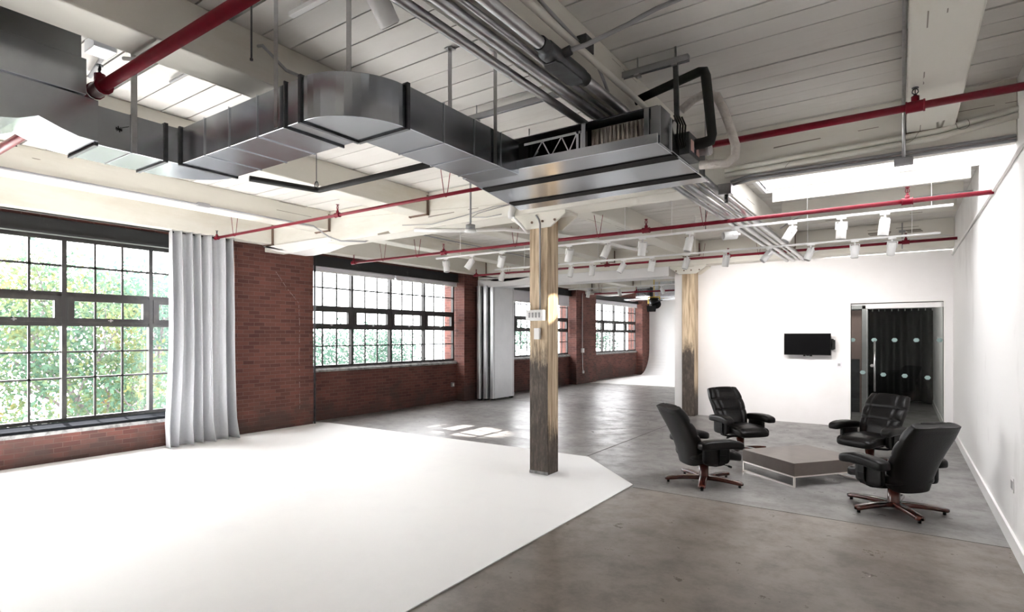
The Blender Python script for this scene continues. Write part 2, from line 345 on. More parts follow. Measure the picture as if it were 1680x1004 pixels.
for k, y0 in enumerate(edges):
    y1 = y0 + WID
    if k == 0:
        sf = MB(); sf.prism([(XL+.014,.455),(XL+.014,.475),(-10.19,.53),(-10.19,.45)], 'y', y0-.04, y1+.04); sf.box(XL-.1, XL+.02, y0-.04, y1+.04, .482, .497); sf.build('sill_flashing', M['flashing'], wl)
        sf = MB(); sf.box(XL-.05, XL+.008, y0-.04, y1+.04, .40, .452); sf.build('mortar_bed', M['ledge'], wl)
    else: ldg.prism([(-10.13,1.03),(-10.13,1.075),(-10.2,1.12),(-10.2,1.03)], 'y', y0-.04, y1+.04)
ldg.build('window_ledge', M['ledge'], wl)
lt = MB()
for y0 in edges:
    lt.box(-10.45, -10.1, y0-.05, y0+WID+.05, 3.29, 3.50); lt.box(-10.1, -10.06, y0-.05, y0+WID+.05, 3.27, 3.30)
lt.build('lintel', M['lintel'], wl)

def window(n, y0, zb, rows_low, label):
    root = thing('window_%d' % n, (-10.23, y0, zb), label, 'window', None, 0, 'structure')
    def B(m, ya, yb, za, zc, d=.035, x=0): m.box(x-d, x+d, ya, yb, za-zb, zc-zb)
    fr = MB(); W = PITCH*NB + .06; ZT = 3.27; T0, T1 = 1.945, 2.45
    B(fr, 0, .06, zb, ZT); B(fr, W-.06, W, zb, ZT); B(fr, .06, W-.06, zb, zb+.05); B(fr, .06, W-.06, ZT-.06, ZT)
    for k in range(1, NB): B(fr, PITCH*k, PITCH*k+.06, zb+.05, ZT-.06, .05)
    for k in range(NB):
        a, b = PITCH*k + .06, PITCH*(k+1)
        B(fr, a, b, T0, T0+.06); B(fr, a, b, T1-.06, T1)
    fr.build('frame', M['black_steel'], root)
    mu = MB()
    for k in range(NB):
        a, b = PITCH*k + .06, PITCH*(k+1); t = (b-a)/3
        for i in (1, 2):
            B(mu, a+t*i-.015, a+t*i+.015, zb+.05, T0, .012); B(mu, a+t*i-.015, a+t*i+.015, T1, ZT-.06, .012)
        B(mu, a, b, 2.823, 2.855, .012)
        for z in rows_low: B(mu, a, b, z-.014, z+.014, .012)
    mu.build('muntin', M['black_steel'], root)
    g = MB()
    for k in range(NB):
        a, b = PITCH*k + .06, PITCH*(k+1)
        for za, zc in ((zb+.05, T0), (T1, ZT-.06)): B(g, a, b, za, zc, .002, -.014)
    gm_ = M['glass'] if n == 1 else M['grey_glass']; g.build('glazing', gm_, root)
    for k in range(NB):
        a, b = PITCH*k + .06, PITCH*(k+1); t = (b-a)/3; m = MB()
        for q in ((a+.005, a+.09, T0+.06, T1-.06), (b-.09, b-.005, T0+.06, T1-.06), (a+.09, b-.09, T0+.06, T0+.12), (a+.09, b-.09, T1-.13, T1-.06)):
            B(m, *q, .04, .02)
        for i in (1, 2): B(m, a+t*i-.014, a+t*i+.014, T0+.12, T1-.13, .012, .012)
        s = m.build('sash', M['black_steel'], root)
        h = MB(); c = (a+b)/2; B(h, c-.03, c+.03, T0+.085, T0+.10, .012, .07); B(h, c-.008, c+.008, T0+.07, T0+.115, .016, .07)
        h.build('latch', M['conduit'], s)
        h = MB(); B(h, a+.09, b-.09, T0+.12, T1-.13, .002, 0); h.build('sash_glass', gm_, s)
    return root
names = {1: 'tall black steel factory window beside the grey curtain', 2: 'black steel window between the bare brick pier and the silver panels',
         3: 'black steel window behind the wooden column', 4: 'furthest black steel window, by the white cove'}
for y0, n in WIN:
    window(n, y0, .53 if n == 1 else 1.12, (1.17, 1.56) if n == 1 else (1.58,), names[n])
# roller blinds at the window heads
def blind(name_label, y0, y1, drop):
    r = thing('roller_blind', (-10.1, y0, 3.27), name_label, 'blind', 'roller blinds at the window heads')
    m = MB(); m.tube([(0,0,-.03),(0,y1-y0,-.03)], .035, 14); m.build('roller', M['blind'], r)
    m = MB(); m.box(.03,.034,.01,y1-y0-.01,-drop,-.03); m.build('fabric', M['blind'], r)
    m = MB(); m.box(.022,.042,.01,y1-y0-.01,-drop-.025,-drop); m.build('hem_bar', M['plastic_white'], r)
blind('pale roller blind over the near half of the window by the brick pier', 7.27, 9.60, .10)
blind('pale roller blind over the far half of the window left of the silver panels', 9.63, 11.92, .10)
blind('white roller blind hanging lower in the window behind the wooden column', 13.8, 18.3, .36)
blind('white roller blind at the top of the furthest window', 20.3, 24.8, .16)

# ------------------------------------------------------------------ other walls
DX0, DX1, DZ = -.82, .645, 2.44
w = MB(); w.box(-4.35, DX0, YB, YB+.2, 0, ZG); w.box(DX1, XR, YB, YB+.2, 0, ZG); w.box(DX0, DX1, YB, YB+.2, DZ, ZG)
struct(w.build('wall_back', M['white_wall']), 'white wall with the television and the glass door', 'wall')
w = MB(); w.box(XR, XR+.2, -6.4, YB+.2, 0, ZC); w.box(XR, XR+.2, 6.5, 8.9, ZC, 5.6)
struct(w.build('wall_right', M['scuffed_wall']), 'long white wall along the right of the room', 'wall')
w = MB(); w.box(-10.6, XR+.2, -6.6, -6.4, 0, ZC)
struct(w.build('wall_rear', M['white_wall']), 'white wall behind the viewpoint', 'wall')
w = MB(); w.box(XR-.014, XR, -6.4, YB, 0, .13); w.box(XR-.02, XR, -6.4, YB, .13, .145)
struct(w.build('baseboard_right', M['white_paint']), 'white baseboard along the right wall', 'baseboard')
w = MB(); w.box(XL, -4.35, 12.60, 13.2, 3.16, 3.385)
struct(w.build('wall_header', M['white_wall'], bevel=.01), 'white header over the wide opening to the far room', 'wall')
# cyclorama cove at the far end
prof = [(19.55,.004),(24.6,.004)] + [(24.6+1.2*math.sin(R(a)), .004+1.2-1.2*math.cos(R(a))) for a in range(8,91,8)] + [(25.8,ZG+.2)]
back = [(26.0,ZG+.2),(26.0,0.002),(19.55,.002)]
w = MB(); w.prism(prof + back, 'x', -9.86, -1.3)
struct(w.build('wall_far', M['white_floor']), 'white curved photo cove at the far end of the building', 'cove')
w = MB(); w.box(-10.6,-1.2,26.0,26.2,0,ZC); w.box(-1.3,-1.2,YB+.2,26.0,0,ZC)
struct(w.build('wall_side', M['white_wall']), 'white partition beyond the back wall', 'wall')
# passage behind the glass door
w = MB(); w.box(.69,.8,YB+.2,19,0,3.0); w.box(-1.3,.8,18.9,19,0,3.0); w.box(-1.2,.69,YB+.2,18.9,2.95,3.0)
struct(w.build('wall_passage', M['white_wall']), 'white passage wall seen through the glass door', 'wall')
w = MB(); w.box(.675,.69,YB+.2,18.9,0,.13)
struct(w.build('baseboard_passage', M['white_paint']), 'white baseboard in the passage behind the glass door', 'baseboard')

# ------------------------------------------------------------------ ceiling of painted boards
SK = (-1.6, XR, 6.30, 8.8)     # skylight opening x0,x1,y0,y1
c = MB(); rr = random.Random(5)
y = -6.3
while y < YEND:
    yy = y + .225; g = .0045 + rr.random()*.0045; dz = rr.uniform(-.003,.003)
    x1 = XR
    if y > SK[2]-.1 and yy < SK[3]+.1: x1 = SK[0]
    if y > YB: x1 = -1.2
    c.box(-10.6, x1, y+g, yy-g, ZC+dz, ZC+.03)
    y = yy
ce = struct(c.build('ceiling', M['plank']), 'white painted board ceiling above the timber beams', 'ceiling')
g = MB(); g.box(-10.6, SK[0]-.06, -6.4, YEND, ZC+.02, ZC+.08); g.box(SK[0]-.06, XR+.2, -6.4, SK[2]-.11, ZC+.02, ZC+.08); g.box(SK[0]-.06, XR+.2, SK[3]+.04, YB+.2, ZC+.02, ZC+.08)
g.build('board_gap', M['gap'], ce)
# skylight shaft
s = MB()
for k in range(7):
    z0 = ZC - .04 + k*.225
    s.box(SK[0]-.05, XR, SK[3], SK[3]+.03, z0+.002, z0+.223)
    s.box(SK[0]-.05, SK[0], SK[2], SK[3], z0, z0+.224); s.box(SK[0]-.05, XR, SK[2]-.1, SK[2]-.05, z0, z0+.224)
s.box(.0, .12, SK[3]-.05, SK[3], ZC, 5.4)
sk = struct(s.build('ceiling_shaft', M['white_wall']), 'bright white boarded skylight shaft above the right of the room', 'skylight')
s = MB(); s.box(SK[0]-.05, XR+.1, SK[2]-.1, SK[3]+.05, 5.48, 5.49); s.build('pane', M['dimmed_glass'], sk)
s = MB()
for x in (SK[0], -.85, -.05, XR-.05): s.box(x, x+.04, SK[2]-.1, SK[3]+.05, 5.44, 5.48)
s.build('pane_bar', M['white_paint'], sk)
# stepped boards behind the shaft
s = MB(); s.box(-1.52, .70, SK[3]-.01, SK[3]+.05, 3.72, ZC); s.box(-1.55,.70, 9.75, 9.81, 3.72, ZC); s.box(-1.58,.70,10.9,10.96,3.72,ZC)
struct(s.build('ceiling_joist', M['cream_cross']), 'stepped cream cross boards beyond the skylight', 'joist')

# ------------------------------------------------------------------ beams, girders, columns
def beam(x, y0, y1, label, wd=.33, zb=ZB):
    m = MB(); m.box(x-wd/2, x+wd/2, y0, y1, zb, ZC)
    o = struct(m.build('beam', M['cream'], bevel=.012), label, 'beam', 'cream timber ceiling beams')
    for ye, s in ((y0, 1), (y1, -1)):
        if -6 < ye < 20:
            h = MB()
            h.box(x-wd/2-.012, x-wd/2-.002, ye+s*.01, ye+s*.05, zb-.02, ZC-.05); h.box(x+wd/2+.002, x+wd/2+.012, ye+s*.01, ye+s*.05, zb-.02, ZC-.05)
            h.box(x-wd/2-.012, x+wd/2+.012, ye+s*.005, ye+s*.06, zb-.014, zb-.002)
            h.build('stirrup', M['rust'], o)
    return o
BX = [-9.72, -8.11, -5.86, -3.84, -1.93, .21]
word = ['along the window wall', 'second from the windows', 'third from the windows', 'over the wooden column row', 'above the conduit bundle', 'nearest the right wall']
GY = [(6.1, 6.5), (12.62, 13.0), (19.2, 19.6)]
for k, (x, wd_) in enumerate(zip(BX, word)):
    zb = 3.50 if k == 0 else ZB
    beam(x, -6.4, GY[0][0], 'cream timber beam in the near bay, %s' % wd_, .34 if k else .28, zb)
    if k < 5: beam(x, GY[0][1], GY[1][0], 'cream timber beam in the middle bay, %s' % wd_, .34 if k else .28, zb)
    if k < 4: beam(x, GY[1][1], GY[2][0], 'cream timber beam in the far bay, %s' % wd_, .34 if k else .28, zb)
for (y0, y1), lab, x1, mt in zip(GY, ('big cream girder resting on the nearer wooden column', 'cream girder above the white back wall', 'white girder in the far room'), (XR, XR, -1.3), ('cream_cross','cream_cross','cream_cross')):
    m = MB()
    if y0 == 6.1: m.box(XL, -1.62, y0, y1, ZG, ZC); m.box(-1.62, x1, y0, 6.2, ZG, ZC)
    else: m.box(XL, x1, y0, y1, ZG, ZC)
    o = struct(m.build('girder', M[mt], bevel=.012), lab, 'girder', 'cream timber girders')
    b = MB(); ym = (y0, y1)
    b.prism([(XL, ZG+.1), (XL,3.50), (-9.47,3.35), (-9.2,3.30), (-8.95,3.285), (-8.5,3.31), (-7.9,ZG+.02), (-7.9,ZG+.1)], 'y', y0-.02, y1+.02)
    b.build('bolster', M['white_paint'], o, bevel=.02)
def column(name_label, x0, x1, y0, y1, ztop):
    m = MB(); m.box(x0, x1, y0, y1, 0.009 if y0 < 7 else 0, ztop)
    o = struct(m.build('wooden_column', M['post'], bevel=.012), name_label, 'column', 'old timber columns')
    cx = (x0+x1)/2
    b = MB(); 
    for ya, yb in ((y0-.03, y0-.001), (y1+.001, y1+.03)):
        b.prism([(x0-.27,ztop+.02),(x0-.27,ztop-.02),(x0-.05,ztop-.17),(x1+.05,ztop-.17),(x1+.27,ztop-.02),(x1+.27,ztop+.02)], 'y', ya, yb)
    b.box(x0-.27, x1+.27, y0-.03, y1+.03, ztop-.005, ztop+.02)
    br = b.build('capital_bracket', M['cream_cross'], o, bevel=.004)
    b = MB()
    for x in (x0-.12, x0+.06, x1-.06, x1+.12):
        b.tube([(x, y0-.045, ztop-.09), (x, y0-.028, ztop-.09)], .016, 6, smooth=False)
    b.build('bolt', M['rust'], br)
    return o
c1 = column('worn timber column on the white floor, dark paint below and bare wood above', -4.0, -3.72, 6.2, 6.47, ZG-.02)
c2 = column('worn timber column against the white back wall', -4.08, -3.80, 12.68, 12.98, ZG-.02)
m = MB(); m.box(-3.998, -3.722, 6.195, 6.21, .012, .05); m.build('base_strip', M['ledge'], c1)

# ------------------------------------------------------------------ grey curtain
def sgn(v, e): return math.copysign(abs(v)**e, v)
def curtain():
    nf = 6.5
    def f(u, v):
        z = 3.50 - 3.475*v
        spread = 1 + .14*(max(0, v-.5)/.5)**1.5
        yy = 4.30 + 1.0*u; yy = 4.80 + (yy-4.80)*spread + .02*math.sin(3*v)
        ph = u*nf*2*math.pi + 1.5*math.sin(5*u) + .8*math.sin(11*u+1) + .5*v*math.sin(9*u)
        a = .085 + .03*v + .02*math.sin(7*u+1)
        x = -9.66 + a*sgn(math.sin(ph), .7) + .025*math.sin(2.3*ph+1) + .01*math.sin(31*u+6*v)
        if v > .9: x += .10*(v-.9)*10*.5*(1+math.sin(ph*.5)); 
        y = yy + .03*math.cos(ph)*(.6+.6*v)
        return (x, y, z)
    m = MB(); m.grid(f, 220, 50)
    o = tag(m.build('curtain', M['curtain'], loc=(0,0,0)), 'floor length pale grey curtain hanging beside the first window', 'curtain')
    s = o.modifiers.new('thick', 'SOLIDIFY'); s.thickness = .004
    r = MB(); r.tube([(-9.72, .6, 3.485), (-9.72, 5.42, 3.485)], .012, 8); r.build('rail', M['black_steel'], o)
curtain()
# dark conduit at the corner of the bare pier
m = MB(); m.tube([(-9.86, 7.19, .01), (-9.86, 7.19, 3.4)], .02, 10)
tag(m.build('conduit', M['dark_steel']), 'dark vertical conduit at the corner of the bare brick pier', 'conduit')

# ------------------------------------------------------------------ galvanised duct
DZ0, DZ1 = 3.06, 3.32
duct = thing('ventilation_duct', (-3.6, 2.0, DZ0), 'long rectangular galvanised air duct snaking under the ceiling into the air handler', 'air duct')
DO = Vector((-3.6, 2.0, DZ0))
def dbuild(m, name, mt='galv', bevel=.004):
    for v in m.v: v -= DO
    return m.build(name, M[mt], duct, bevel=bevel)
m = MB(); m.box(-2.87,-2.46,2.45,3.66,DZ0,DZ1); dbuild(m, 'straight_section')                     # runs to the air handler
m = MB(); m.prism([(-2.88,2.44)] + arc((-2.89,2.44), .42, -90, 0, 14), 'z', DZ0, DZ1); dbuild(m, 'elbow')
m = MB(); m.box(-4.34,-2.90,2.02,2.44,DZ0,DZ1); dbuild(m, 'straight_section')
m = MB(); m.prism([(-4.36,1.93),(-4.35,2.02),(-4.35,2.44)] + arc((-4.36,2.0), .44, 90, 180, 14) + [(-4.80,1.93)], 'z', DZ0, DZ1); dbuild(m, 'elbow')
m = MB(); m.box(-4.80,-4.36,1.50,1.92,DZ0,DZ1); dbuild(m, 'straight_section')
tee = [(1.49,3.065),(1.38,3.07),(1.29,3.095),(1.18,3.135),(1.085,3.09),(1.0,3.07),(.85,3.06),(.5,3.06)]
m = MB(); m.prism(tee + [(.5,3.36),(1.49,3.33)], 'x', -4.80, -4.30); dbuild(m, 'tee_section', bevel=0)
m = MB(); m.box(-4.82,-4.28,.3,1.42,3.34,3.57); dbuild(m, 'riser')
m = MB(); m.box(-4.80,-4.30,.3,1.40,3.57,3.89); dbuild(m, 'riser')
def ring_y(y, x0, x1, t=.012, d=.012):   # flange around a section running along y
    m = MB()
    for a in ((x0-d,x0,DZ0-d,DZ1+d),(x1,x1+d,DZ0-d,DZ1+d),(x0,x1,DZ0-d,DZ0),(x0,x1,DZ1,DZ1+d)): m.box(a[0],a[1],y-t,y+t,a[2],a[3])
    dbuild(m, 'flange', 'dark_steel', 0)
def ring_x(x, y0, y1, t=.012, d=.012):
    m = MB()
    for a in ((y0-d,y0,DZ0-d,DZ1+d),(y1,y1+d,DZ0-d,DZ1+d),(y0,y1,DZ0-d,DZ0),(y0,y1,DZ1,DZ1+d)): m.box(x-t,x+t,a[0],a[1],a[2],a[3])
    dbuild(m, 'flange', 'dark_steel', 0)
ring_y(2.45,-2.89,-2.46); ring_x(-2.90,2.02,2.44); ring_x(-3.05,2.02,2.44,.006); ring_x(-4.345,2.02,2.44); ring_y(1.925,-4.80,-4.36); ring_y(1.495,-4.80,-4.36)
def seam(*a): dbuild(MB().box(*a), 'seam', 'galv_bright', 0)
for x in (-3.35,-3.68,-4.0): seam(x-.004,x+.004,2.012,2.448,DZ0-.004,DZ1+.004)
for y in (2.78,3.1,3.42): seam(-2.876,-2.454,y-.004,y+.004,DZ0-.004,DZ1+.004)
seam(-4.806,-4.354,1.70,1.708,DZ0-.004,DZ1+.004)
# flat metal straps holding the duct
ST = [(-2.71,3.13,'behind the straight run, near the air handler',0),(-2.447,3.33,'on the front of the duct beside the air handler',1),(-3.12,2.0,'at the start of the round elbow',1),
      (-2.62,2.14,'at the middle of the round elbow',0),(-4.3565,1.72,'beside the stencilled duct section',1),(-3.75,2.43,'behind the long middle section',0)]
for x, y, lab, near in ST:
    m = MB()
    along_x = 1.9 < y < 2.1
    dx, dy = (.02,.0015) if along_x else (.0015,.02)
    z0 = DZ0 if near else DZ1+.001
    if (x, y) in ((-2.62, 2.14), (-3.75, 2.455)): dx, dy = .02, .002
    m.box(x-dx, x+dx, y-dy, y+dy, z0, ZC-.004); m.box(x-.03, x+.03, y-.03, y+.03, ZC-.008, ZC-.004)
    tag(m.build('duct_strap', M['conduit']), 'flat grey metal hanger strap %s' % lab, 'hanger strap', 'straps hanging the air duct')
# stencil marks on the duct
m = MB()
for k in range(5):
    a = k*.9; m.bar((-4.358, 1.63+.02*math.cos(a), 3.20+.02*math.sin(a)), (-4.358, 1.63-.02*math.cos(a), 3.20-.02*math.sin(a)), .0025, .006, (1,0,0))
m.bar((-4.358,1.65,3.215),(-4.358,1.69,3.235),.0025,.005,(1,0,0))
dbuild(m, 'ink_mark', 'tape', 0)

# ------------------------------------------------------------------ air handler
ah = thing('air_handler', (-2.2, 4.2, 3.1), 'open sided galvanised air handler unit hung under the ceiling at the end of the duct', 'air conditioner')
AO = Vector((-2.2, 4.2, 3.1))
def ab(m, name, mt, parent=None, bevel=.003):
    for v in m.v: v -= AO
    return m.build(name, M[mt], parent or ah, bevel=bevel)
m = MB(); m.prism([(-2.98,3.62),(-1.35,3.68),(-1.33,4.83),(-3.24,4.84)], 'z', 3.095, 3.11); ab(m, 'drain_pan', 'galv_bright')
m = MB(); m.prism([(-2.99,3.61),(-1.345,3.67),(-1.345,3.685),(-2.99,3.625)], 'z', 3.095, 3.165)
for x in (-2.9,-2.5,-2.1,-1.75,-1.42): m.box(x-.012,x+.012,3.58+(x+3)*.036+.03,3.60+(x+3)*.036+.03,3.12,3.14)
ab(m, 'pan_lip', 'galv_bright')
for ya in (3.93, 4.50):
    m = MB(); m.prism([(-3.02-(ya-3.9)*.2,ya),(-1.335,ya+.03),(-1.335,ya+.15),(-3.04-(ya-3.9)*.2,ya+.12)], 'z', 3.088, 3.094); ab(m, 'gasket_strip', 'tape', bevel=0)
m = MB(); m.box(-2.86,-1.36,4.55,4.84,3.11,3.37); m.box(-2.86,-1.36,3.72,4.84,3.362,3.372); ab(m, 'casing', 'dark_steel')
m = MB(); m.box(-1.90,-1.46,3.80,3.90,3.13,3.335)
for k in range(13): m.tube([(-1.88+k*.034,3.785,3.135),(-1.88+k*.034,3.785,3.325)], .011, 8)
ab(m, 'coil', 'fin', bevel=0)
m = MB(); m.box(-2.86,-1.92,3.80,3.86,3.12,3.36)
for k in range(24): m.box(-2.455+k*.022, -2.449+k*.022, 3.775, 3.80, 3.13, 3.33)
ab(m, 'dark_cavity', 'tape', bevel=0)  # near-black box and slats stand in for the shade inside the unit
m = MB(); y = 3.74
m.bar((-2.46,y,3.315),(-1.95,y,3.315),.012,.02); 
for a, b in (((-2.44,y,3.20),(-2.36,y,3.13)),((-2.40,y,3.16),(-2.29,y,3.31)),((-2.29,y,3.31),(-2.20,y,3.15)),((-2.24,y,3.14),(-2.12,y,3.31)),((-2.12,y,3.31),(-2.04,y,3.15)),((-2.08,y,3.14),(-1.99,y,3.31)),((-2.44,y,3.13),(-2.33,y,3.24))): m.bar(a,b,.01,.014,(0,1,0))
m.bar((-1.985,y,3.13),(-1.985,y,3.325),.02,.012); m.bar((-1.95,y,3.13),(-1.95,y,3.325),.02,.012)
ab(m, 'lattice', 'galv_bright', bevel=0)
for x in (-1.91, -1.43):
    m = MB(); m.box(x-.018,x+.018,3.685,3.72,3.10,3.355); ab(m, 'post', 'galv')
m = MB(); m.box(-1.405,-1.335,3.70,3.90,3.10,3.36); m.box(-1.35,-1.325,3.9,4.55,3.10,3.33); ab(m, 'end_panel', 'galv')
m = MB(); m.box(-1.325,-1.25,4.05,4.32,3.11,3.27); bx = ab(m, 'control_box', 'dark_steel')
for y0 in (4.08, 4.21):
    m = MB(); m.box(-1.30+.052,-1.245,y0,y0+.07,3.14,3.22); ab(m, 'pink_label', 'copper', bx, 0)
m = MB()
for k in range(4): m.tube([(-1.33+.012*k,3.96+.02*k,3.37),(-1.30+.012*k,3.95+.02*k,3.30),(-1.315+.012*k,3.98+.02*k,3.22),(-1.31+.012*k,4.06,3.15)], .007, 6)
ab(m, 'wiring', 'plastic_black', bevel=0)
m = MB(); m.tube([(-1.26,4.30,3.19),(-1.16,4.30,3.19)], .035, 12); m.tube([(-1.20,4.30,3.19),(-1.17,4.30,3.19)], .043, 12); ab(m, 'valve', 'conduit', bevel=0)
for x, y in ((-1.345, 4.04), (-1.345, 4.80), (-3.1, 4.80)): ab(MB().tube([(x,y,3.33),(x,y,ZC)], .007, 8), 'hanger_rod', 'conduit', bevel=0)
m = MB(); m.bar((-1.335,4.04,3.35),(-1.345,4.04,3.77),.035,.02); ab(m, 'hanger_bracket', 'dark_steel', bevel=0)
# insulated pipes at the unit
m = MB(); m.tube([(-2.25,4.42,3.60),(-1.72,4.30,3.70),(-1.22,4.2,3.745),(-1.185,4.2,3.74),(-1.175,4.2,3.70),(-1.13,4.2,3.26),(-1.14,4.2,3.225),(-1.19,4.2,3.215),(-1.30,4.2,3.215)], [.03,.032,.034,.034,.036,.034,.042,.04,.038], 14)
tag(m.build('insulated_pipe', M['foam']), 'black foam insulated pipe bent in a square loop at the air handler', 'pipe')
m = MB(); m.tube([(-1.36,4.22,3.50),(-1.28,4.25,3.57),(-1.20,4.27,3.60),(-1.12,4.28,3.57),(-1.07,4.28,3.46),(-1.03,4.28,3.34),(-.985,4.28,3.18),(-.99,4.28,3.10),(-1.05,4.28,3.06),(-1.13,4.28,3.07),(-1.24,4.28,3.08)], .032, 14)
tag(m.build('drain_hose', M['hose']), 'white wrapped hose curling beside the black pipe at the air handler', 'hose')
m = MB(); m.tube([(-3.25,4.72,3.42),(-2.95,4.72,3.44),(-2.6,4.72,3.50),(-2.12,4.72,3.64)], .035, 12)
tag(m.build('insulated_pipe', M['foam']), 'black foam insulated pipe rising behind the air handler', 'pipe')
m = MB(); m.tube([(-5.62,3.3,3.45),(-5.41,3.95,3.44),(-5.39,3.99,3.44),(-5.34,3.99,3.44),(-3.6,3.99,3.44)], .032, 12)
o = tag(m.build('insulated_pipe', M['foam']), 'black foam insulated pipe with one corner, hung behind the duct', 'pipe')
m = MB(); m.tube([(-5.40,3.96,3.47),(-5.40,3.96,ZC)], .005, 6); 
m.tube([(-5.40+.03*math.cos(R(a)),3.96,3.49+.045*math.sin(R(a))) for a in range(0,361,30)], .006, 6); m.build('ring_hanger', M['dark_steel'], o)

# ------------------------------------------------------------------ conduit bundle along the ceiling
def conduit(path, r, label, mt='conduit', parts=()):
    m = MB(); m.tube(path, r, 12); o = tag(m.build('conduit', M[mt]), label, 'conduit', 'steel conduits in the ceiling bundle' if mt == 'conduit' else None)
    return o
def run(x, z, xf, zf, up=.015):
    zf += up; return [(x,-6.3,z),(x,5.05,z),(x+(xf-x)*.5,5.5,z+(zf-z)*.5),(xf,5.95,zf),(xf,12.58,zf)]
conduit(run(-2.085,3.5,-1.90,3.31), .03, 'steel conduit at the window side of the overhead bundle')
conduit(run(-1.925,3.5,-1.78,3.31), .033, 'thick shiny steel conduit in the middle of the overhead bundle')
conduit(run(-1.84,3.51,-1.68,3.31), .017, 'thin steel conduit beside the thick shiny one in the bundle')
o = conduit(run(-1.725,3.5,-1.585,3.31), .036, 'thick steel conduit with the cast pulling elbow in the overhead bundle')
m = MB(); m.tube([(-1.725,2.78,3.5),(-1.725,2.84,3.5),(-1.725,2.85,3.49),(-1.725,3.28,3.49),(-1.725,3.29,3.5),(-1.725,3.36,3.5)], [.045,.045,.058,.058,.045,.045], 14)
m.prism([(-1.77,2.9),(-1.68,2.9),(-1.665,2.94),(-1.665,3.2),(-1.68,3.24),(-1.77,3.24),(-1.785,3.2),(-1.785,2.94)], 'z', 3.425, 3.436); m.tube([(-1.70,2.98,3.5),(-1.63,2.99,3.52)], .03, 10)
m.build('pulling_elbow', M['dark_steel'], o, bevel=.004)
conduit(run(-1.99,3.53,-1.84,3.33), .014, 'thinnest steel conduit tucked above the overhead bundle')
m = MB(); m.tube([(-1.64,2.99,3.52),(-1.57,3.06,3.56),(-1.51,3.14,3.62),(-1.40,3.30,3.74),(-1.33,3.35,3.79),(-1.25,3.38,3.825),(-1.07,3.42,3.865),(-.6,3.42,3.868),(-.01,3.42,3.868)], .014, 10)
tag(m.build('flexible_conduit', M['plastic_grey']), 'grey bent conduit branching from the overhead bundle across the boards', 'conduit')
m = MB(); m.tube([(-1.655,-6,3.60),(-1.655,6.05,3.60)], .022, 10); tag(m.build('painted_pipe', M['cream']), 'cream painted pipe along the beam above the conduits', 'pipe')
m = MB(); m.box(-1.765,-1.69,3.30,3.42,3.68,3.78); o = tag(m.build('junction_box', M['dark_steel'], bevel=.008), 'dark junction box on the side of the beam near the conduits', 'junction box')
m = MB(); m.tube([(-1.75,2.5,3.80),(-1.75,3.30,3.74)], .011, 8); m.tube([(-1.72,3.42,3.70),(-1.71,3.5,3.66),(-1.70,3.58,3.58),(-1.72,3.7,3.54)], .011, 8); m.build('cable', M['plastic_grey'], o)
for x0, x1, lab in ((-3.30, -2.10, 'grey steel strut on the duct side of the conduit beam'), (-1.755, -1.25, 'grey steel strut over the air handler, right of the conduit beam')):
    m = MB()
    for a in ((x0,x1,4.02,4.06,3.81,3.815),(x0,x1,4.02,4.025,3.77,3.815),(x0,x1,4.055,4.06,3.77,3.815)): m.box(*a)
    m.box(x0,x1,4.024,4.056,3.78,3.782)
    o = tag(m.build('strut_channel', M['plastic_grey']), lab, 'strut')
    for x in (x0+.12, x1-.1): MB().tube([(x,4.04,3.74),(x,4.04,ZC)], .006, 8).build('rod', M['conduit'], o); MB().box(x-.02,x+.02,4.01,4.07,3.755,3.768).build('nut_plate', M['conduit'], o)
# conduits and pipes along the front of the girder at right
for z, r, y, mt, lab in ((3.545,.026,6.06,'cream','upper cream painted pipe on the girder right of the air handler'),(3.49,.026,6.06,'cream','lower cream painted pipe on the girder right of the air handler')):
    m = MB(); m.tube([(-1.5,y,z-.03),(-.2,y,z),(.25,y,z+.015),(.78,y,z+.09)], r, 10)
    tag(m.build('painted_pipe', M[mt]), lab, 'pipe')
for z, lab in ((3.425,'grey conduit along the girder right of the air handler'),(3.388,'grey conduit along the lower edge of the girder')):
    m = MB(); m.tube([(-1.45,6.085,z-.03),(-1.25,6.085,z),(.77,6.085,z)], .014, 8); tag(m.build('conduit', M['plastic_grey']), lab, 'conduit')
m = MB(); m.box(-1.55,-1.42,5.98,6.09,3.25,3.36); o = tag(m.build('junction_box', M['conduit'], bevel=.006), 'grey junction box on the girder behind the air handler', 'junction box')
m = MB(); m.tube([(-1.48,6.03,3.25),(-1.48,6.03,3.17)], .02, 8); m.build('fitting', M['dark_steel'], o)
m = MB(); m.tube([(.02,-6,3.84),(.02,5.85,3.84),(.02,5.95,3.80),(.02,6.012,3.7),(.02,6.012,3.36)], .014, 10)
o = tag(m.build('conduit', M['conduit']), 'steel conduit beside the beam nearest the right wall', 'conduit')
m = MB(); m.box(-.05,.09,5.99,6.06,3.30,3.36); m.build('conduit_box', M['plastic_grey'], o, bevel=.006)
m = MB(); m.tube([(.02,12.6,3.40),(.02,12.6,3.88)], .009, 8); m.box(-.03,.07,12.57,12.61,3.70,3.74); tag(m.build('conduit', M['plastic_grey']), 'thin grey vertical conduit on the girder above the television wall', 'conduit')
m = MB(); m.tube([(.765,-6,3.26),(.765,8.9,3.26),(.765,12.9,3.27)], .014, 8); tag(m.build('conduit', M['white_paint']), 'white conduit along the top of the right wall', 'conduit')
m = MB(); m.tube([(-1.5,9.3,3.42),(-1.3,9.3,3.55),(-1.1,9.3,3.62),(.5,9.3,3.66),(.76,9.3,3.66)], .011, 8); tag(m.build('conduit', M['conduit']), 'thin bent conduit crossing below the skylight', 'conduit')
m = MB(); m.tube([(-1.9,12.58,3.42),(-1.5,12.58,3.42),(-1.2,12.58,3.54),(.76,12.58,3.58)], .011, 8); tag(m.build('conduit', M['plastic_white']), 'thin white bent conduit on the girder above the television', 'conduit')
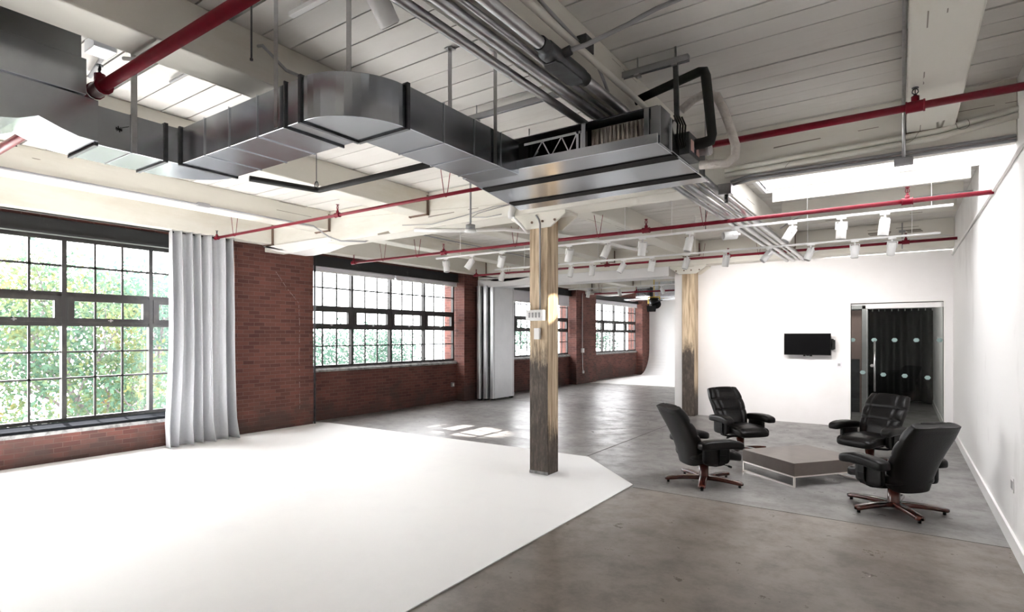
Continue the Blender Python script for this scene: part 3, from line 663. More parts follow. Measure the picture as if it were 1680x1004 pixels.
# conduit on the lower flange of the beam by the windows
m = MB(); m.tube([(-7.92,.3,3.60),(-7.92,5.75,3.60),(-7.85,6.0,3.45),(-7.6,6.05,3.365),(-7.3,6.3,3.36),(-7.1,6.7,3.62),(-7.1,12.5,3.62)], .013, 8)
o = tag(m.build('conduit', M['plastic_grey']), 'grey conduit following the second beam from the windows over the girder', 'conduit')
m = MB(); m.box(-7.96,-7.89,3.9,4.06,3.575,3.63); m.build('conduit_box', M['plastic_grey'], o, bevel=.006)
m = MB(); m.tube([(-7.93,1.5,3.63),(-7.5,1.5,3.70),(-5.9,1.62,3.80),(-5.2,1.62,3.86)], .013, 8)
tag(m.build('conduit', M['conduit']), 'thin shiny conduit crossing the boards from the near end of the second beam', 'conduit')
m = MB(); m.tube([(-4.9,2.2,3.87),(-3.95,2.2,3.86),(-3.62,2.22,3.80),(-3.62,2.4,3.7),(-3.63,5.9,3.7)], .012, 8)
tag(m.build('conduit', M['plastic_grey']), 'grey conduit bending onto the beam behind the duct', 'conduit')
m = MB(); m.box(-4.75,-4.57,1.56,1.70,3.80,3.89); o = tag(m.build('junction_box', M['galv_bright'], bevel=.006), 'blue grey metal junction box on the boards beside the duct riser', 'junction box')
m = MB(); m.tube([(-4.72,1.63,3.83),(-4.85,1.70,3.84),(-5.3,1.78,3.86)], .016, 8); m.build('cable', M['plastic_grey'], o)
# thin white cables slung on the girder
m = MB(); m.tube([(-6.2,6.07,3.47),(-5.6,6.07,3.42),(-5.0,6.07,3.47),(-4.5,6.07,3.53),(-4.25,6.05,3.52)], .006, 6); m.tube([(-4.2,6.05,3.52),(-4.75,6.06,3.47),(-4.85,6.06,3.43),(-4.6,6.06,3.40),(-4.35,6.06,3.41)], .006, 6)
tag(m.build('cable', M['plastic_grey']), 'thin grey cable looping along the girder left of the column', 'cable')
m = MB(); m.tube([(-5.9,6.02,3.36),(-5.4,6.3,3.34),(-4.9,6.9,3.40),(-4.4,8.6,3.45),(-4.1,10.6,3.45)], .028, 10)
tag(m.build('painted_pipe', M['white_paint']), 'white pipe bending under the girder and running behind the column', 'pipe')
m = MB(); m.tube([(-4.15,6.05,3.50),(-4.19,6.05,3.40),(-4.18,6.05,3.34)], .045, 12); m.tube([(-4.17,6.06,3.36),(-4.05,6.1,3.22),(-4.01,6.17,3.14)], .018, 8)
tag(m.build('cable_sleeve', M['plastic_white']), 'white pipe elbow wrapped at the top of the nearer column', 'pipe')

# ------------------------------------------------------------------ red sprinkler pipes
def sprinkler(y, x0, x1, z, r, label, heads, hangers, couplings=(), big=None, glossy=False):
    root = thing('sprinkler_pipe', (x0, y, z), label, 'sprinkler pipe', 'red sprinkler pipes', 0)
    m = MB()
    if big: m.tube([(0,0,0),(big-x0,0,0)], r, 14); m.tube([(big-x0,0,0),(x1-x0,0,0)], r*1.3, 14)
    else: m.tube([(0,0,0),(x1-x0,0,0)], r, 14)
    m.build('pipe', M['red'], root)
    for x, kind in heads:
        q = r*1.3 if big and x > big else r
        m = MB(); m.tube([(x-x0-q*1.8,0,0),(x-x0-q*1.6,0,0),(x-x0+q*1.6,0,0),(x-x0+q*1.8,0,0)], q*1.45, 12); m.tube([(x-x0-q*2.1,0,0),(x-x0-q*1.7,0,0)], q*1.6, 12); m.tube([(x-x0+q*1.7,0,0),(x-x0+q*2.1,0,0)], q*1.6, 12)
        m.tube([(x-x0,0,0),(x-x0,0,q*2.6)], q*.95, 10)
        t = m.build('tee_fitting', M['red'], root)
        m = MB(); zt = q*2.6; c = M['dark_steel'] if kind == 'dark' else M['red']
        k = 1.0 if kind == 'dark' else 1.4
        m.tube([(x-x0,0,zt-.005),(x-x0,0,zt+.015*k)], [.014,.011], 8)
        for s in (-1, 1): m.tube([(x-x0,0,zt+.012*k),(x-x0+s*.018,0,zt+.028*k),(x-x0+s*.016,0,zt+.045*k),(x-x0,0,zt+.058*k)], .004, 6)
        m.tube([(x-x0,0,zt+.058*k),(x-x0,0,zt+.063*k)], .022, 10); m.tube([(x-x0,0,zt+.015),(x-x0,0,zt+.055*k)], .004, 6)
        m.build('sprinkler_head', c, t)
    for x in hangers:
        m = MB(); 
        for s in (-1, 1): m.bar((x-x0+s*.004,s*r*.9,-r*.6),(x-x0+s*.055,s*r*1.1,min(.30,ZB-z+.28)),.006,.006)
        m.tube([(x-x0,r*1.12*math.cos(R(a)),r*1.12*math.sin(R(a))) for a in range(180,361,20)], .005, 6)
        m.build('hanger', M['red'], root)
    return root
sprinkler(1.55, -9.6, -2.32, 3.47, .036, 'nearest thick red sprinkler pipe passing above the duct', [(-4.45,'dark')], [-5.6, -9.0])
sprinkler(4.925, -9.38, .77, 3.43, .021, 'red sprinkler pipe passing behind the air handler', [(-9.36,'dark'),(-6.26,'red'),(.084,'dark')], [-8.82,-4.33], big=-2.2)
sprinkler(7.42, -8.98, .77, 3.25, .025, 'second red sprinkler pipe beyond the air handler, behind the nearer column', [(-8.93,'red'),(-6.57,'red'),(-2.88,'red'),(.057,'red')], [-8.1,-7.2,-5.06,-3.6,-2.1])
sprinkler(11.88, -9.45, .77, 3.42, .025, 'furthest red sprinkler pipe in the room, close to the white back wall', [(-9.36,'red'),(-5.55,'red'),(-2.88,'red'),(.07,'red')], [-8.3,-3.4,-2.3])
sprinkler(16.2, -8.0, -4.8, 3.13, .025, 'red sprinkler pipe in the far room before the white cove', [(-6.6,'red')], [-7.8])
# steel conduit riding on the nearest sprinkler pipe
m = MB(); m.tube([(-4.15,1.58,3.60),(-3.98,1.58,3.545),(-3.2,1.585,3.54),(.04,1.59,3.54)], .013, 8); tag(m.build('conduit', M['conduit']), 'shiny conduit riding on top of the nearest red pipe', 'conduit')
# loose threaded rods hanging from the boards
for x, y, z, lab in ((-3.30,1.95,3.50,'long loose threaded rod hanging in front of the near beam'),(-7.0,1.75,3.62,'short loose rod hanging beyond the duct'),(-2.66,9.5,3.55,'thin loose rod hanging by the beam in the middle bay')):
    m = MB(); m.tube([(x,y,z),(x,y,ZC)], .006, 8); m.tube([(x,y,z),(x,y,z+.012)], .011, 6); tag(m.build('threaded_rod', M['dark_steel']), lab, 'rod')
# rod-hung sensor left of the column
s = thing('occupancy_sensor', (-4.12, 5.12, 3.0), 'round grey sensor hung on a rod left of the nearer column', 'sensor')
m = MB(); m.tube([(0,0,.09),(0,0,ZC-3.0)], .012, 10); m.build('rod', M['plastic_grey'], s)
m = MB(); m.tube([(0,0,.035),(0,0,.09)], .055, 20); m.build('body', M['plastic_grey'], s)
m = MB(); m.tube([(0,0,.0),(0,0,.012),(0,0,.035)], [.045,.07,.062], 20); m.build('lens', M['plastic_white'], s)

# ------------------------------------------------------------------ track lights
def head_meshes():
    L = thing('track_light', (0,0,0), 'white cylinder track light', 'track light')
    m = MB(); m.box(-.05,.05,-.018,.018,-.035,-.012); m.tube([(0,0,-.035),(0,0,-.085)], .012, 8); m.build('adapter', M['plastic_white'], L, bevel=.003)
    a = bpy.data.objects.new('lamp_housing', None)
    m = MB(); m.tube([(0,0,.02),(0,0,.012),(0,0,-.165),(0,0,-.17)], [.045,.055,.055,.052], 20)
    h = m.build('housing', M['plastic_white'], L, loc=(0,0,-.10))
    m = MB(); m.tube([(0,0,-.1705),(0,0,-.1735)], .046, 20); m.build('lens', M['plastic_grey'], h)
    m = MB(); m.box(-.066,-.058,-.014,.014,-.06,.03); m.box(.058,.066,-.014,.014,-.06,.03); m.box(-.066,.066,-.014,.014,.03,.036); m.build('yoke', M['plastic_white'], h)
    bpy.data.objects.remove(a)
    return L
proto = head_meshes(); first = [True]
ORD = ['first','second','third','fourth','fifth','sixth','seventh','eighth','ninth','tenth','eleventh','twelfth']
def track(label, y, z, x0, x1, heads, rods, which, grp, ztop=None):
    r = thing('light_rail', (x0, y, z), label, 'light rail', 'white ceiling light rails')
    m = MB(); m.box(0, x1-x0, -.017, .017, -.014, .014); m.build('rail', M['plastic_white'], r, bevel=.003)
    for x, zt in rods:
        m = MB(); m.tube([(x-x0,0,.012),(x-x0,0,zt-z)], .0045, 6); m.build('rail_rod', M['plastic_white'], r)
    for k, (x, tilt, az) in enumerate(heads):
        o = proto if first[0] else copy_tree(proto); first[0] = False
        o.location = (x, y, z)
        h = [c for c in o.children if c.name.startswith('housing')][0]
        h.rotation_euler = (R(tilt), 0, R(az))
        o['label'] = which(k); o['group'] = grp
TA = [(-7.24,-12,60),(-6.6,-35,-60),(-5.91,30,60),(-4.53,20,60),(-3.84,-25,-50),(-3.26,12,50),(-2.54,-14,-40),(-1.90,85,128),(-1.18,-32,-60),(-.62,6,30),(-.16,8,60)]
TB = [(-7.57,-15,-60),(-6.70,25,60),(-5.78,-10,-60),(-5.28,14,50),(-4.59,-28,-60),(-3.99,16,60),(-3.31,-16,-60),(-2.60,10,60),(-1.88,-42,-60),(-1.24,-22,-60),(-.61,4,20),(-.11,25,20)]
track('white light rail on rods behind the second red pipe', 7.79, 3.23, -7.08, .472, [(x*.944, a, b) for x, a, b in TA], [(-3.35,ZC),(-2.65,ZC),(-.95,4.5),(.28,4.6),(-6.5,ZC)], lambda k: 'white cylinder track light, %s from the window end of the nearer rail' % ORD[k], 'white track lights on the nearer rail')
track('white light rail on rods in front of the furthest red pipe', 9.88, 3.24, -7.27, .457, [(x*.932, a, b) for x, a, b in TB], [(-4.8,ZC),(-2.95,ZC),(-1.2,ZC),(.13,ZC),(-6.5,ZC)], lambda k: 'white cylinder track light, %s from the window end of the further rail' % ORD[k], 'white track lights on the further rail')
track('white light rail at the top edge of the view above the duct', 1.954, 3.652, -2.9, -2.15, [(-2.195,39,0)], [(-2.8,ZC),(-2.2,ZC)], lambda k: 'large white cylinder track light at the top edge of the view above the duct', None)
track('white light rail in the far room', 15.6, 3.25, -8.6, -4.9, [(-7.9,20,60),(-6.9,-25,60),(-5.6,25,-60)], [(-8.2,ZC),(-5.3,ZC)], lambda k: 'white cylinder track light in the far room, %s from the windows' % ORD[k], 'white track lights in the far room')

# ------------------------------------------------------------------ silver panels
for k, lab in enumerate(('tall silver metal-clad panel next to the brick pier, innermost of three', 'tall silver metal-clad panel in the middle of three', 'tall silver metal-clad panel showing its broad face, outermost of three')):
    x = -9.78 + k*.152; y0 = 12.42 + k*.11; y1 = y0+1.05
    o = thing('metal_panel', (x, y0, 0), lab, 'panel', 'silver metal-clad panels by the pier')
    m = MB(); pl = arc((.06,.022), .022, 270, 360, 5)[::1]; pl = [(.022-.022*math.cos(R(a)), .022-.022*math.sin(R(a))) for a in range(0,91,18)] + [(.088+.022*math.sin(R(a)), .022-.022*math.cos(R(a))) for a in range(0,91,18)]; pl = pl + [(x, 1.05-y) for x, y in reversed(pl)]
    m.prism(pl, 'z', .04, 3.2); m.build('sheet', M['tin'], o)
    m = MB(); m.box(.005,.105,.05,.12,.0,.04); m.box(.005,.105,.93,1.0,.0,.04); m.build('foot', M['plastic_black'], o)
    m = MB(); m.box(.1102,.114,.06,.08,.04,3.2); m.box(.1102,.114,.97,.99,.04,3.2); m.build('edge_trim', M['conduit'], o)

# ------------------------------------------------------------------ switches and outlets
o = thing('switch_box', (-3.86, 6.2, 2.06), 'white four gang switch box on the nearer column', 'switch box')
m = MB(); m.box(-.15,.11,-.075,-.005,-.065,.075); m.build('box', M['plastic_white'], o, bevel=.006)
for k in range(4):
    m = MB(); m.box(-.105+k*.05,-.085+k*.05,-.083,-.075,-.025,.04); m.build('toggle', M['plastic_grey'], o)
m = MB(); m.tube([(.04,-.03,.075),(.04,-.03,1.18),(.02,-.03,1.24),(-.02,-.03,1.3)], .013, 10); m.build('conduit', M['plastic_grey'], o)
m = MB(); m.box(-3.90,-3.82,6.145,6.195,1.755,1.90); tag(m.build('switch_box', M['plastic_white'], bevel=.006), 'small white box below the switch box on the nearer column', 'switch box')
o = thing('light_switch', (-1.014, YB, 1.227), 'small white wall switch right of the television', 'light switch')
m = MB(); m.box(-.045,.045,-.008,-.001,-.06,.06); m.build('plate', M['blind'], o, bevel=.002)
m = MB(); m.box(-.025,.02,-.014,-.008,-.03,.02); m.build('rocker', M['plastic_grey'], o)
o = thing('wall_outlet', (XR, 6.32, .543), 'white double outlet low on the right wall', 'outlet')
m = MB(); m.box(-.008,-.001,-.06,.06,-.06,.06); m.build('plate', M['plastic_white'], o, bevel=.002)
m = MB(); 
for y in (-.03,.03): m.box(-.011,-.008,y-.014,y+.014,-.035,.035)
m.build('socket', M['plastic_grey'], o)
o = thing('wall_outlet', (-10.17, 11.83, .46), 'small white outlet low on the brick under the second window', 'outlet')
m = MB(); m.box(.001,.05,-.05,.05,-.06,.06); m.build('plate', M['plastic_grey'], o, bevel=.004); m = MB(); m.box(.05,.056,-.03,.03,-.035,.035); m.build('socket', M['plastic_white'], o)
o = thing('wall_outlet', (XL, 18.95, 1.25), 'white outlet box and conduit on the far brick pier', 'outlet')
m = MB(); m.box(.001,.06,-.09,.09,-.08,.08); m.build('box', M['plastic_white'], o, bevel=.005)
m = MB(); m.tube([(.02,0,.08),(.02,0,2.15)], .016, 8); m.tube([(.02,0,-.08),(.02,.02,-.6),(.02,.06,-.78)], .016, 8); m.box(.001,.05,.02,.10,-.86,-.76); m.build('conduit', M['plastic_white'], o)

# ------------------------------------------------------------------ television
tv = thing('television', (-1.57, YB, 1.63), 'black wall mounted flat television on the white back wall', 'television')
m = MB(); m.box(-.425,.425,-.17,-.14,-.22,.22); m.build('bezel', M['plastic_black'], tv, bevel=.004)
m = MB(); m.box(-.415,.415,-.172,-.1705,-.205,.212); m.build('screen', M['screen'], tv)
m = MB(); m.box(-.2,.3,-.14,-.10,-.14,.12); m.build('rear_housing', M['plastic_black'], tv, bevel=.01)
m = MB(); m.box(.38,.46,-.035,-.001,-.11,.11); m.bar((.42,-.03,0),(.43,-.12,.05),.03,.06); m.bar((.44,-.04,-.04),(.25,-.12,-.03),.03,.05); m.box(.44,.49,-.12,-.05,-.10,.09); m.build('wall_mount', M['plastic_black'], tv, bevel=.004)
m = MB(); m.box(-.07,-.03,-.165,-.145,-.245,-.22); m.box(.045,.09,-.165,-.145,-.245,-.22); m.box(-.02,.04,-.16,-.15,-.235,-.22); m.build('foot_clip', M['plastic_black'], tv)

# ------------------------------------------------------------------ glass door and passage
d = thing('door_1', (DX0, YB, 0), 'sliding glass door with frosted hexagon dots and a long chrome pull', 'door', None, 0, 'structure')
m = MB(); m.box(.27,1.46,.06,.072,.012,2.40); m.build('glass_leaf', M['door_glass'], d)
m = MB(); m.box(0,.31,.09,.102,.012,2.40); m.build('side_light', M['door_glass'], d)
m = MB(); m.box(.25,1.465,.03,.11,2.33,2.425); m.box(0,.25,.08,.12,2.40,2.43); m.build('track', M['plastic_white'], d, bevel=.004)
m = MB(); m.box(.27,.276,.058,.074,.012,2.33); m.build('edge_seal', M['conduit'], d)
m = MB(); m.tube([(.40,.01,.72),(.40,.01,1.70)], .017, 12)
for z in (.85, 1.57): m.tube([(.40,.012,z),(.40,.062,z)], .01, 8)
m.build('pull_handle', M['conduit'], d)
m = MB(); m.tube([(.355,.045,1.22),(.355,.06,1.22)], .03, 14); m.build('lock', M['conduit'], d)
hx = [(.39,1.72),(.72,1.72),(1.06,1.72),(1.41,1.72),(.54,1.05),(.88,1.04),(1.23,1.02)]
for x, z in hx:
    m = MB(); m.prism([(x+.05*math.cos(R(a)), z+.042*math.sin(R(a))) for a in range(0,360,60)], 'y', .055, .0595); m.build('frosted_dot', M['sticker'], d)
for x, z in ((.03,1.72),(.20,1.08)):
    m = MB(); m.prism([(x+.05*math.cos(R(a)), z+.042*math.sin(R(a))) for a in range(0,360,60)], 'y', .085, .0895); m.build('frosted_dot', M['sticker'], d)
m = MB(); m.box(DX0-.03,DX0,YB-.006,YB+.2,0,DZ+.03); m.box(DX1,DX1+.03,YB-.006,YB+.2,0,DZ+.03); m.box(DX0,DX1,YB-.006,YB+.2,DZ,DZ+.03)
struct(m.build('trim_1', M['white_paint']), 'white trim around the glass door', 'trim')
def drape():
    def f(u, v):
        return (-.80 + 1.48*u, 18.2 + .05*math.sin(u*32) + .02*math.sin(u*17+2*v), 2.52 - (2.46+.03*math.sin(u*14))*v)
    m = MB(); m.grid(f, 160, 8)
    o = tag(m.build('drape', M['drape']), 'black drape hung across the passage behind the glass door', 'curtain')
    s = o.modifiers.new('thick', 'SOLIDIFY'); s.thickness = .006
    m = MB()
    for k in range(11): m.tube([(-.78+k*.145,18.17,2.46),(-.78+k*.145,18.17,2.53)], .014, 6)
    m.build('hook', M['plastic_white'], o)
    m = MB(); m.box(-.9,.68,18.18,18.22,2.54,2.58); m.build('rail', M['plastic_white'], o)
drape()
m = MB(); m.box(-.74,-.62,15.3,15.42,0,2.5); m.box(-1.19,-.62,15.3,15.42,2.42,2.5)
o = tag(m.build('door_frame', M['plastic_grey'], bevel=.004), 'grey metal door frame in the passage behind the glass door', 'door frame', None, 'structure')
m = MB(); m.box(-1.19,-.76,15.6,15.66,0,2.4); o = tag(m.build('wooden_door', M['facade']), 'red brown door in the passage at the left of the glass door', 'door', None, 'structure')
m = MB(); m.box(-1.0,-.8,15.57,15.60,0,1.25); m.build('door_panel', M['dark_steel'], o)

# ------------------------------------------------------------------ far room equipment
a = thing('air_handler', (-6.6, 17.0, 3.0), 'small distant air handler with grille in the far room', 'air conditioner')
m = MB(); m.box(-.33,.12,0,.7,.0,.34); m.build('casing', M['dark_steel'], a)
m = MB()
for k in range(8): m.box(-.32+k*.05,-.31+k*.05,-.02,0,.05,.3)
m.box(-.34,.13,-.02,0,.29,.34); m.box(-.34,.13,-.02,0,0,.05); m.build('grille', M['galv_bright'], a)
m = MB(); m.box(.24,1.2,-.05,.7,.03,.48); m.build('duct_box', M['galv_bright'], a)
m = MB(); m.box(-.7,1.2,-.1,.6,-.06,-.03); m.build('drain_pan', M['galv_bright'], a)
m = MB(); m.tube([(-.3,.3,.34),(-.3,.3,ZC-3.0)], .008, 6); m.tube([(1.0,.3,.48),(1.0,.3,ZC-3.0)], .008, 6); m.build('hanger_rod', M['conduit'], a)
s = thing('studio_light', (-6.22, 16.72, 2.79), 'black studio spotlight with barn doors and yellow yoke before the white cove', 'studio light')
m = MB(); m.tube([(-.12,.12,.12),(0,0,.05),(.12,-.16,-.04)], [.11,.13,.14], 16); m.build('housing', M['plastic_black'], s)
m = MB(); m.bar((-.2,0,.0),(-.2,0,.20),.03,.03); m.bar((.16,0,.0),(.16,0,.20),.03,.03); m.bar((-.2,0,.20),(.16,0,.20),.03,.03); m.tube([(-.02,0,.2),(-.02,0,ZC-2.78)], .015, 8); m.build('yoke', M['yellow'], s)
m = MB(); m.prism([(.0,-.05),(.30,.08),(.30,.10),(.0,-.03)], 'y', -.35, -.14); m.prism([(-.14,-.08),(-.12,-.26),(.14,-.26),(.16,-.08)], 'y', -.30, -.285); m.build('barn_door', M['plastic_black'], s)

# ------------------------------------------------------------------ coffee table
tb = thing('coffee_table', (-1.064, 8.067, 0), 'low square taupe coffee table on a chrome sled base', 'table', None, R(141.7-90))
m = MB(); m.box(-.523,.523,-.448,.448,.135,.29); m.build('tabletop', M['table'], tb, bevel=.004)
for x in (-.52, .50):
    m = MB(); m.box(x,x+.02,-.445,.445,.0,.018); m.box(x,x+.02,-.445,.445,.117,.135); m.box(x,x+.02,-.445,-.425,.018,.117); m.box(x,x+.02,.425,.445,.018,.117); m.build('sled_leg', M['chrome'], tb)
for y in (-.44,.42):
    m = MB(); m.box(-.50,.50,y,y+.02,.117,.135); m.build('rail', M['chrome'], tb)

# ------------------------------------------------------------------ recliner chairs (local +x is the front)
def sgn(v, e): return math.copysign(abs(v)**e, v)
def gauss(d, w): return math.exp(-(d/w)**2)
def make_chair():
    root = thing('armchair', (0,0,0), 'black leather swivel armchair', 'armchair', 'black leather swivel armchairs')
    # back: a leaning cushion with pillow seams on its front and a rounded plain shell behind
    def back(u, v):
        t = min(max((u-.04)/.92, 0), 1)
        end = 1.0
        if u < .04: end = math.sqrt(max(0, 1-(1-u/.04)**2))
        if u > .96: end = math.sqrt(max(0, 1-((u-.96)/.04)**2))
        end = .25 + .75*end if 0 < u < 1 else 0
        x = -.165 - .30*t + .05*math.sin(math.pi*t) - .02*(1-math.cos(math.pi*t))*.5
        z = .275 + .665*t
        w = .215 + .075*math.sin(math.pi*min(1,t*.95+.05)*.62) + .0*t - .025*max(0,t-.8)/.2
        d = .085 - .035*t
        nx, nz = .90, .43
        th = 2*math.pi*v
        c, s = sgn(math.cos(th), .55), sgn(math.sin(th), .6)
        off = d*c*(.6 + .4*end)
        if c > 0:
            bul = .020*gauss(t-.88,.10) + .014*gauss(t-.62,.09) + .016*gauss(t-.36,.12)
            sea = .020*(gauss(t-.745,.016)+gauss(t-.50,.014)) + .013*(gauss(s-.60,.05)+gauss(s+.60,.05))*(1 if t > .12 else 0)
            off += (bul - sea)*min(1, max(0, (c-.3)/.4))*end + .018*max(0, abs(s)-.62)*c
        else:
            off += -.018*(1-s*s)*(1-t*.4)*end
        return (x + nx*off, w*s*end, z + nz*off*.9 + (.012*(1-s*s) if u > .9 else 0))
    m = MB(); m.grid(back, 72, 72, closev=True); bk = m.build('backrest', M['leather'], root)
    # seat
    def sq(p):
        q = p.copy()
        if q.x > .15: q.z -= (q.x-.15)**2*.8
        q.z += .012*math.cos(p.y*6)*(1 if p.z > .38 else 0)
        if p.z > .36: q.z -= .012*(gauss(abs(p.y)-.21,.018)+gauss(p.x-.26,.016))
        return q
    m = MB(); m.superq((.06,0,.365), (.33,.275,.065), .45, .35, 24, 64, sq); m.build('seat', M['leather'], root)
    # arms
    for s in (-1, 1):
        def aq(p, s=s):
            q = p.copy(); k = (p.x+.24)/.5
            q.y += s*.03*k*k
            q.z += .02*math.sin(k*2.6) - .05*max(0,k-.75)
            if p.z > .5: q.z -= .008*gauss(p.x-.10,.012)
            return q
        m = MB(); m.superq((.01, s*.335, .508), (.27,.078,.056), .5, .4, 18, 48, aq)
        arm = m.build('armrest', M['leather'], root)
        m = MB(); m.superq((-.03, s*.315, .40), (.17,.032,.115), .35, .35, 12, 28); m.build('arm_panel', M['leather'], arm)
    # bent frame that carries arms and seat
    m = MB()
    for s in (-1, 1):
        path = [(.03,s*.36,.49),(.03,s*.362,.40),(.03,s*.355,.33),(.025,s*.33,.285),(.015,s*.28,.26),(0,s*.16,.245),(0,0,.24)]
        for a, b in zip(path[:-1], path[1:]): m.bar(a, b, .085, .022, (0,s,0) if abs(a[2]-b[2]) > abs(a[1]-b[1]) else (0,0,1))
    m.build('frame', M['plastic_black'], root, bevel=.004)
    m = MB(); m.box(-.16,.20,-.10,.10,.245,.30); m.bar((.10,-.10,.26),(.14,-.30,.255),.012,.012); m.tube([(.14,-.30,.255),(.15,-.35,.252)], .014, 8); m.build('tilt_mechanism', M['plastic_black'], root, bevel=.006)
    # wooden swivel base
    m = MB(); m.tube([(0,0,.03),(0,0,.05),(0,0,.10),(0,0,.235)], [.06,.07,.058,.058], 20); m.build('hub', M['wood'], root)
    for k in range(5):
        a = R(72*k + 20); ca, sa = math.cos(a), math.sin(a)
        def lp(u, v):
            r = .03 + .44*u; w = .048 - .006*u; h = .034 - .008*u
            z = .060 - .016*u*u + .006*math.sin(3.1*u)
            e = 1 if u < .93 else math.sqrt(max(0, 1-((u-.93)/.075)**2))
            th = 2*math.pi*v; y = w*e*sgn(math.cos(th), .5); zz = z + h*sgn(math.sin(th), .5)*.8*(.4+.6*e)
            return (r*ca - y*sa, r*sa + y*ca, zz)
        m = MB(); m.grid(lp, 22, 20, closev=True); lg = m.build('leg', M['wood'], root)
        m = MB(); m.tube([(.43*ca,.43*sa,0),(.43*ca,.43*sa,.03)], .016, 10); m.build('glide', M['plastic_black'], lg)
    return root
ch = make_chair()
TC = Vector((-1.064, 8.067))
seats = [((-2.0,7.06), 'black leather swivel armchair left of the coffee table, seen from its side and back'), ((-2.06,9.25), 'black leather swivel armchair facing us at the far left, before the white wall'),
         ((-.36,9.32), 'black leather swivel armchair facing us in front of the glass door'), ((-.06,7.06), 'black leather swivel armchair with its back to us, nearest the right wall')]
for k, ((x, y), lab) in enumerate(seats):
    o = ch if k == 0 else copy_tree(ch)
    a = math.atan2(TC.y-y, TC.x-x) + (0, .15, 0, .0)[k]
    o.location = (x, y, 0); o.rotation_euler = (0, 0, a); o['label'] = lab

# ------------------------------------------------------------------ outside
gm = MB(); gm.box(-60, -10.7, -25, 60, -3.6, -3.5)
struct(gm.build('ground', M['ground']), 'pale ground outside the windows', 'ground')
def tree(x, y, label, seed, hgt, crown, n, leaf, size=.13, trunk_r=.16, low=-1.5):
    rr = random.Random(seed)
    root = thing('tree', (x, y, -3.5), label, 'tree', 'trees outside the windows')
    m = MB(); tips = []
    def grow(p, d, L, r, depth):
        path = [p]; q = p.copy(); dd = d.copy()
        for i in range(5):
            dd = (dd + Vector((rr.uniform(-.22,.22), rr.uniform(-.22,.22), rr.uniform(-.08,.16)))).normalized(); q = q + dd*L/5; path.append(q.copy())
        m.tube(path, [r*(1-.55*i/5) for i in range(6)], 7); tips.append(q)
        if depth:
            for i in range(3):
                b = path[rr.randint(2,5)]; nd = (dd + Vector((rr.uniform(-1,1), rr.uniform(-1,1), rr.uniform(-.3,.55)))).normalized()
                grow(b, nd, L*.68, r*.5, depth-1)
    grow(Vector((0,0,0)), Vector((0,0,1)), hgt*.45, trunk_r, 3)
    m.build('trunk', M['bark'], root)
    v, f = [], []
    cl = [Vector((rr.uniform(-1,1)*crown[0], rr.uniform(-1,1)*crown[1], hgt*.62 + rr.uniform(-1,1)*crown[2])) for _ in range(42)] + tips
    for _ in range(n):
        c = rr.choice(cl); p = c + Vector((rr.gauss(0,.42), rr.gauss(0,.42), rr.gauss(0,.32)))
        if p.z < -low*0 + 1.2: continue
        a = Vector((rr.uniform(-1,1), rr.uniform(-1,1), rr.uniform(-1,1))).normalized(); b = a.orthogonal().normalized()
        s = size*rr.uniform(.6,1.3); nrm = a.cross(b)
        o = len(v); v += [p - a*s*.5, p + b*s*.26 + nrm*s*.06, p + a*s*.5, p - b*s*.26 + nrm*s*.06]; f.append((o,o+1,o+2,o+3))
    me = bpy.data.meshes.new('foliage'); me.from_pydata([tuple(q) for q in v], [], f); me.materials.append(leaf)
    o = bpy.data.objects.new('foliage', me); col.objects.link(o); o.parent = root
    return root
tree(-15.6, 4.4, 'leafy tree with thick grey branches outside the near half of the first window', 2, 7.2, (1.6,1.6,2.1), 12000, M['leaf_green'])
tree(-17.6, 6.7, 'teal leafed tree outside the far half of the first window', 5, 7.4, (1.5,1.3,2.1), 10500, M['leaf_teal'])
tree(-15.4, 1.6, 'leafy tree outside the near end of the first window', 9, 7.0, (1.5,1.5,1.9), 6500, M['leaf_green'])
tree(-20.0, 15.0, 'low bushy tree outside the second window', 12, 7.2, (1.3,1.8,.9), 3600, M['leaf_teal'], .15, .08)
tree(-21.0, 19.5, 'small bushy tree beyond the right half of the second window', 15, 7.0, (1.2,1.8,.8), 3200, M['leaf_teal'], .15, .08)
tree(-22.0, 31.0, 'bushy tree outside the window behind the wooden column', 18, 8, (1.5,2.4,1.4), 3000, M['leaf_teal'], .2, .1)
tree(-24.0, 47.0, 'bushy tree outside the furthest window', 21, 8, (1.8,3.0,1.2), 2600, M['leaf_teal'], .22, .1)
b = thing('brick_building', (-30, 13.5, -3.5), 'pale brick building with a blue awning far outside the first window', 'building')
m = MB(); m.box(-3,0,-1.6,2.4,0,5.9); m.build('facade', M['facade'], b)
m = MB(); m.prism([(0,4.7),(.7,4.35),(.7,4.3),(0,4.3)], 'y', -1.6, 2.4); m.build('awning', M['awning'], b)

# ------------------------------------------------------------------ light, sky, camera
wd = bpy.data.worlds.new('sky'); scene.world = wd; wd.use_nodes = True
bg = wd.node_tree.nodes['Background']; bg.inputs[0].default_value = (.985,.985,1.0,1); bg.inputs[1].default_value = 6.5

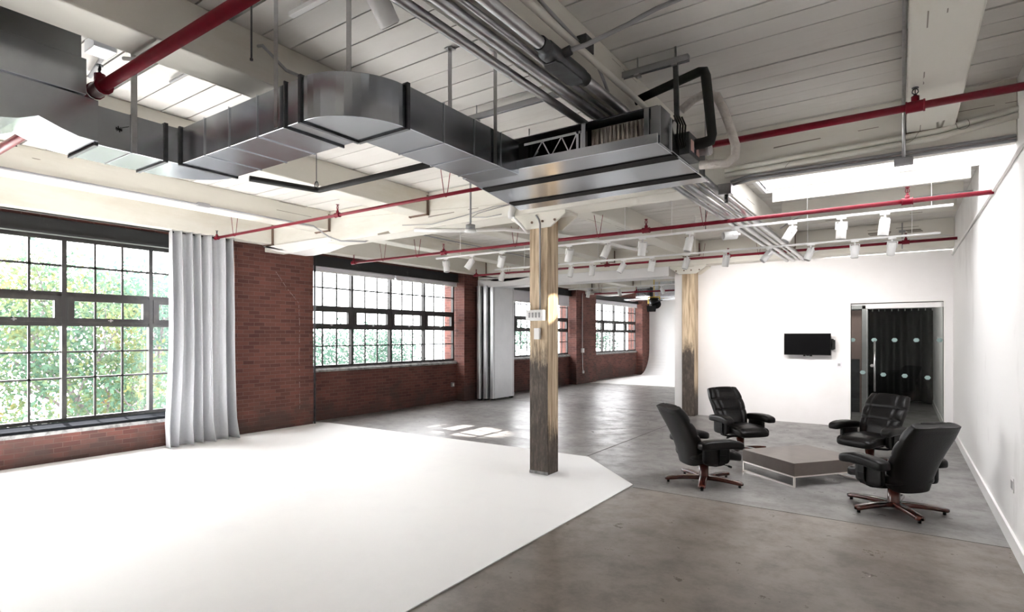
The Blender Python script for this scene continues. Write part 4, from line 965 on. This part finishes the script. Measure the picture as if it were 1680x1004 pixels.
def spot(name, loc, target, energy, size, blend, radius, color):
    l = bpy.data.lights.new(name, 'SPOT'); l.energy = energy; l.spot_size = R(size); l.spot_blend = blend; l.shadow_soft_size = radius; l.color = color
    o = bpy.data.objects.new(name, l); col.objects.link(o); o.location = loc
    o.rotation_euler = (Vector(target) - Vector(loc)).to_track_quat('-Z', 'Y').to_euler(); return o
D = Vector((-1.40, .14, 1.0)).normalized()
spot('sun_glint', Vector((-6.75, 8.35, 0)) + D*60, (-6.75, 8.35, 0), 800000, 1.05, .25, .12, (1,.95,.9))
spot('sun_shaft', Vector((-7.3, 2.2, 0)) + D*60, (-7.3, 2.2, 0), 800000, 4.6, .2, .3, (1,.985,.965))
for x in (-2.42, -1.16, -.10, -3.09): spot('lamp_beam', (x, 9.96, 3.0), (x+.1, 13.0, 1.7), 48, 85, .9, .04, (1,.95,.9))
pl = bpy.data.lights.new('passage_fill', 'POINT'); pl.energy = 6; pl.shadow_soft_size = .12; pl.color = (1,.96,.9); po = bpy.data.objects.new('passage_fill', pl); col.objects.link(po); po.location = (-.75, 14.6, 2.8)  # added fill light without a fixture, brightens the passage behind the glass door
for x in (-7.9, -6.9, -5.6): spot('lamp_beam', (x, 15.7, 3.05), (x+.3, 21.0, .3), 70, 62, .9, .04, (1,.96,.92))
spot('lamp_beam', (-1.95, 7.66, 3.10), (-3.72, 6.30, 2.16), 260, 9, .5, .02, (1,.86,.66))
cam = bpy.data.cameras.new('camera'); co = bpy.data.objects.new('camera', cam); col.objects.link(co); scene.camera = co
cam.sensor_fit = 'HORIZONTAL'; cam.sensor_width = 36; cam.lens = 924.6/1680*36
cam.shift_y = 49/1680
cam.clip_start = .05; cam.clip_end = 300
co.location = (0, 0, 1.8); co.rotation_euler = (R(90), 0, math.atan(638/924.6))
vs = scene.view_settings; vs.view_transform = 'Standard'; vs.look = 'None'; vs.gamma = 1; vs.use_curve_mapping = False; vs.exposure = 2.15
cy_ = scene.cycles; cy_.max_bounces = 14; cy_.diffuse_bounces = 8; cy_.glossy_bounces = 6; cy_.transparent_max_bounces = 16; cy_.caustics_reflective = False; cy_.caustics_refractive = False; cy_.sample_clamp_indirect = 8
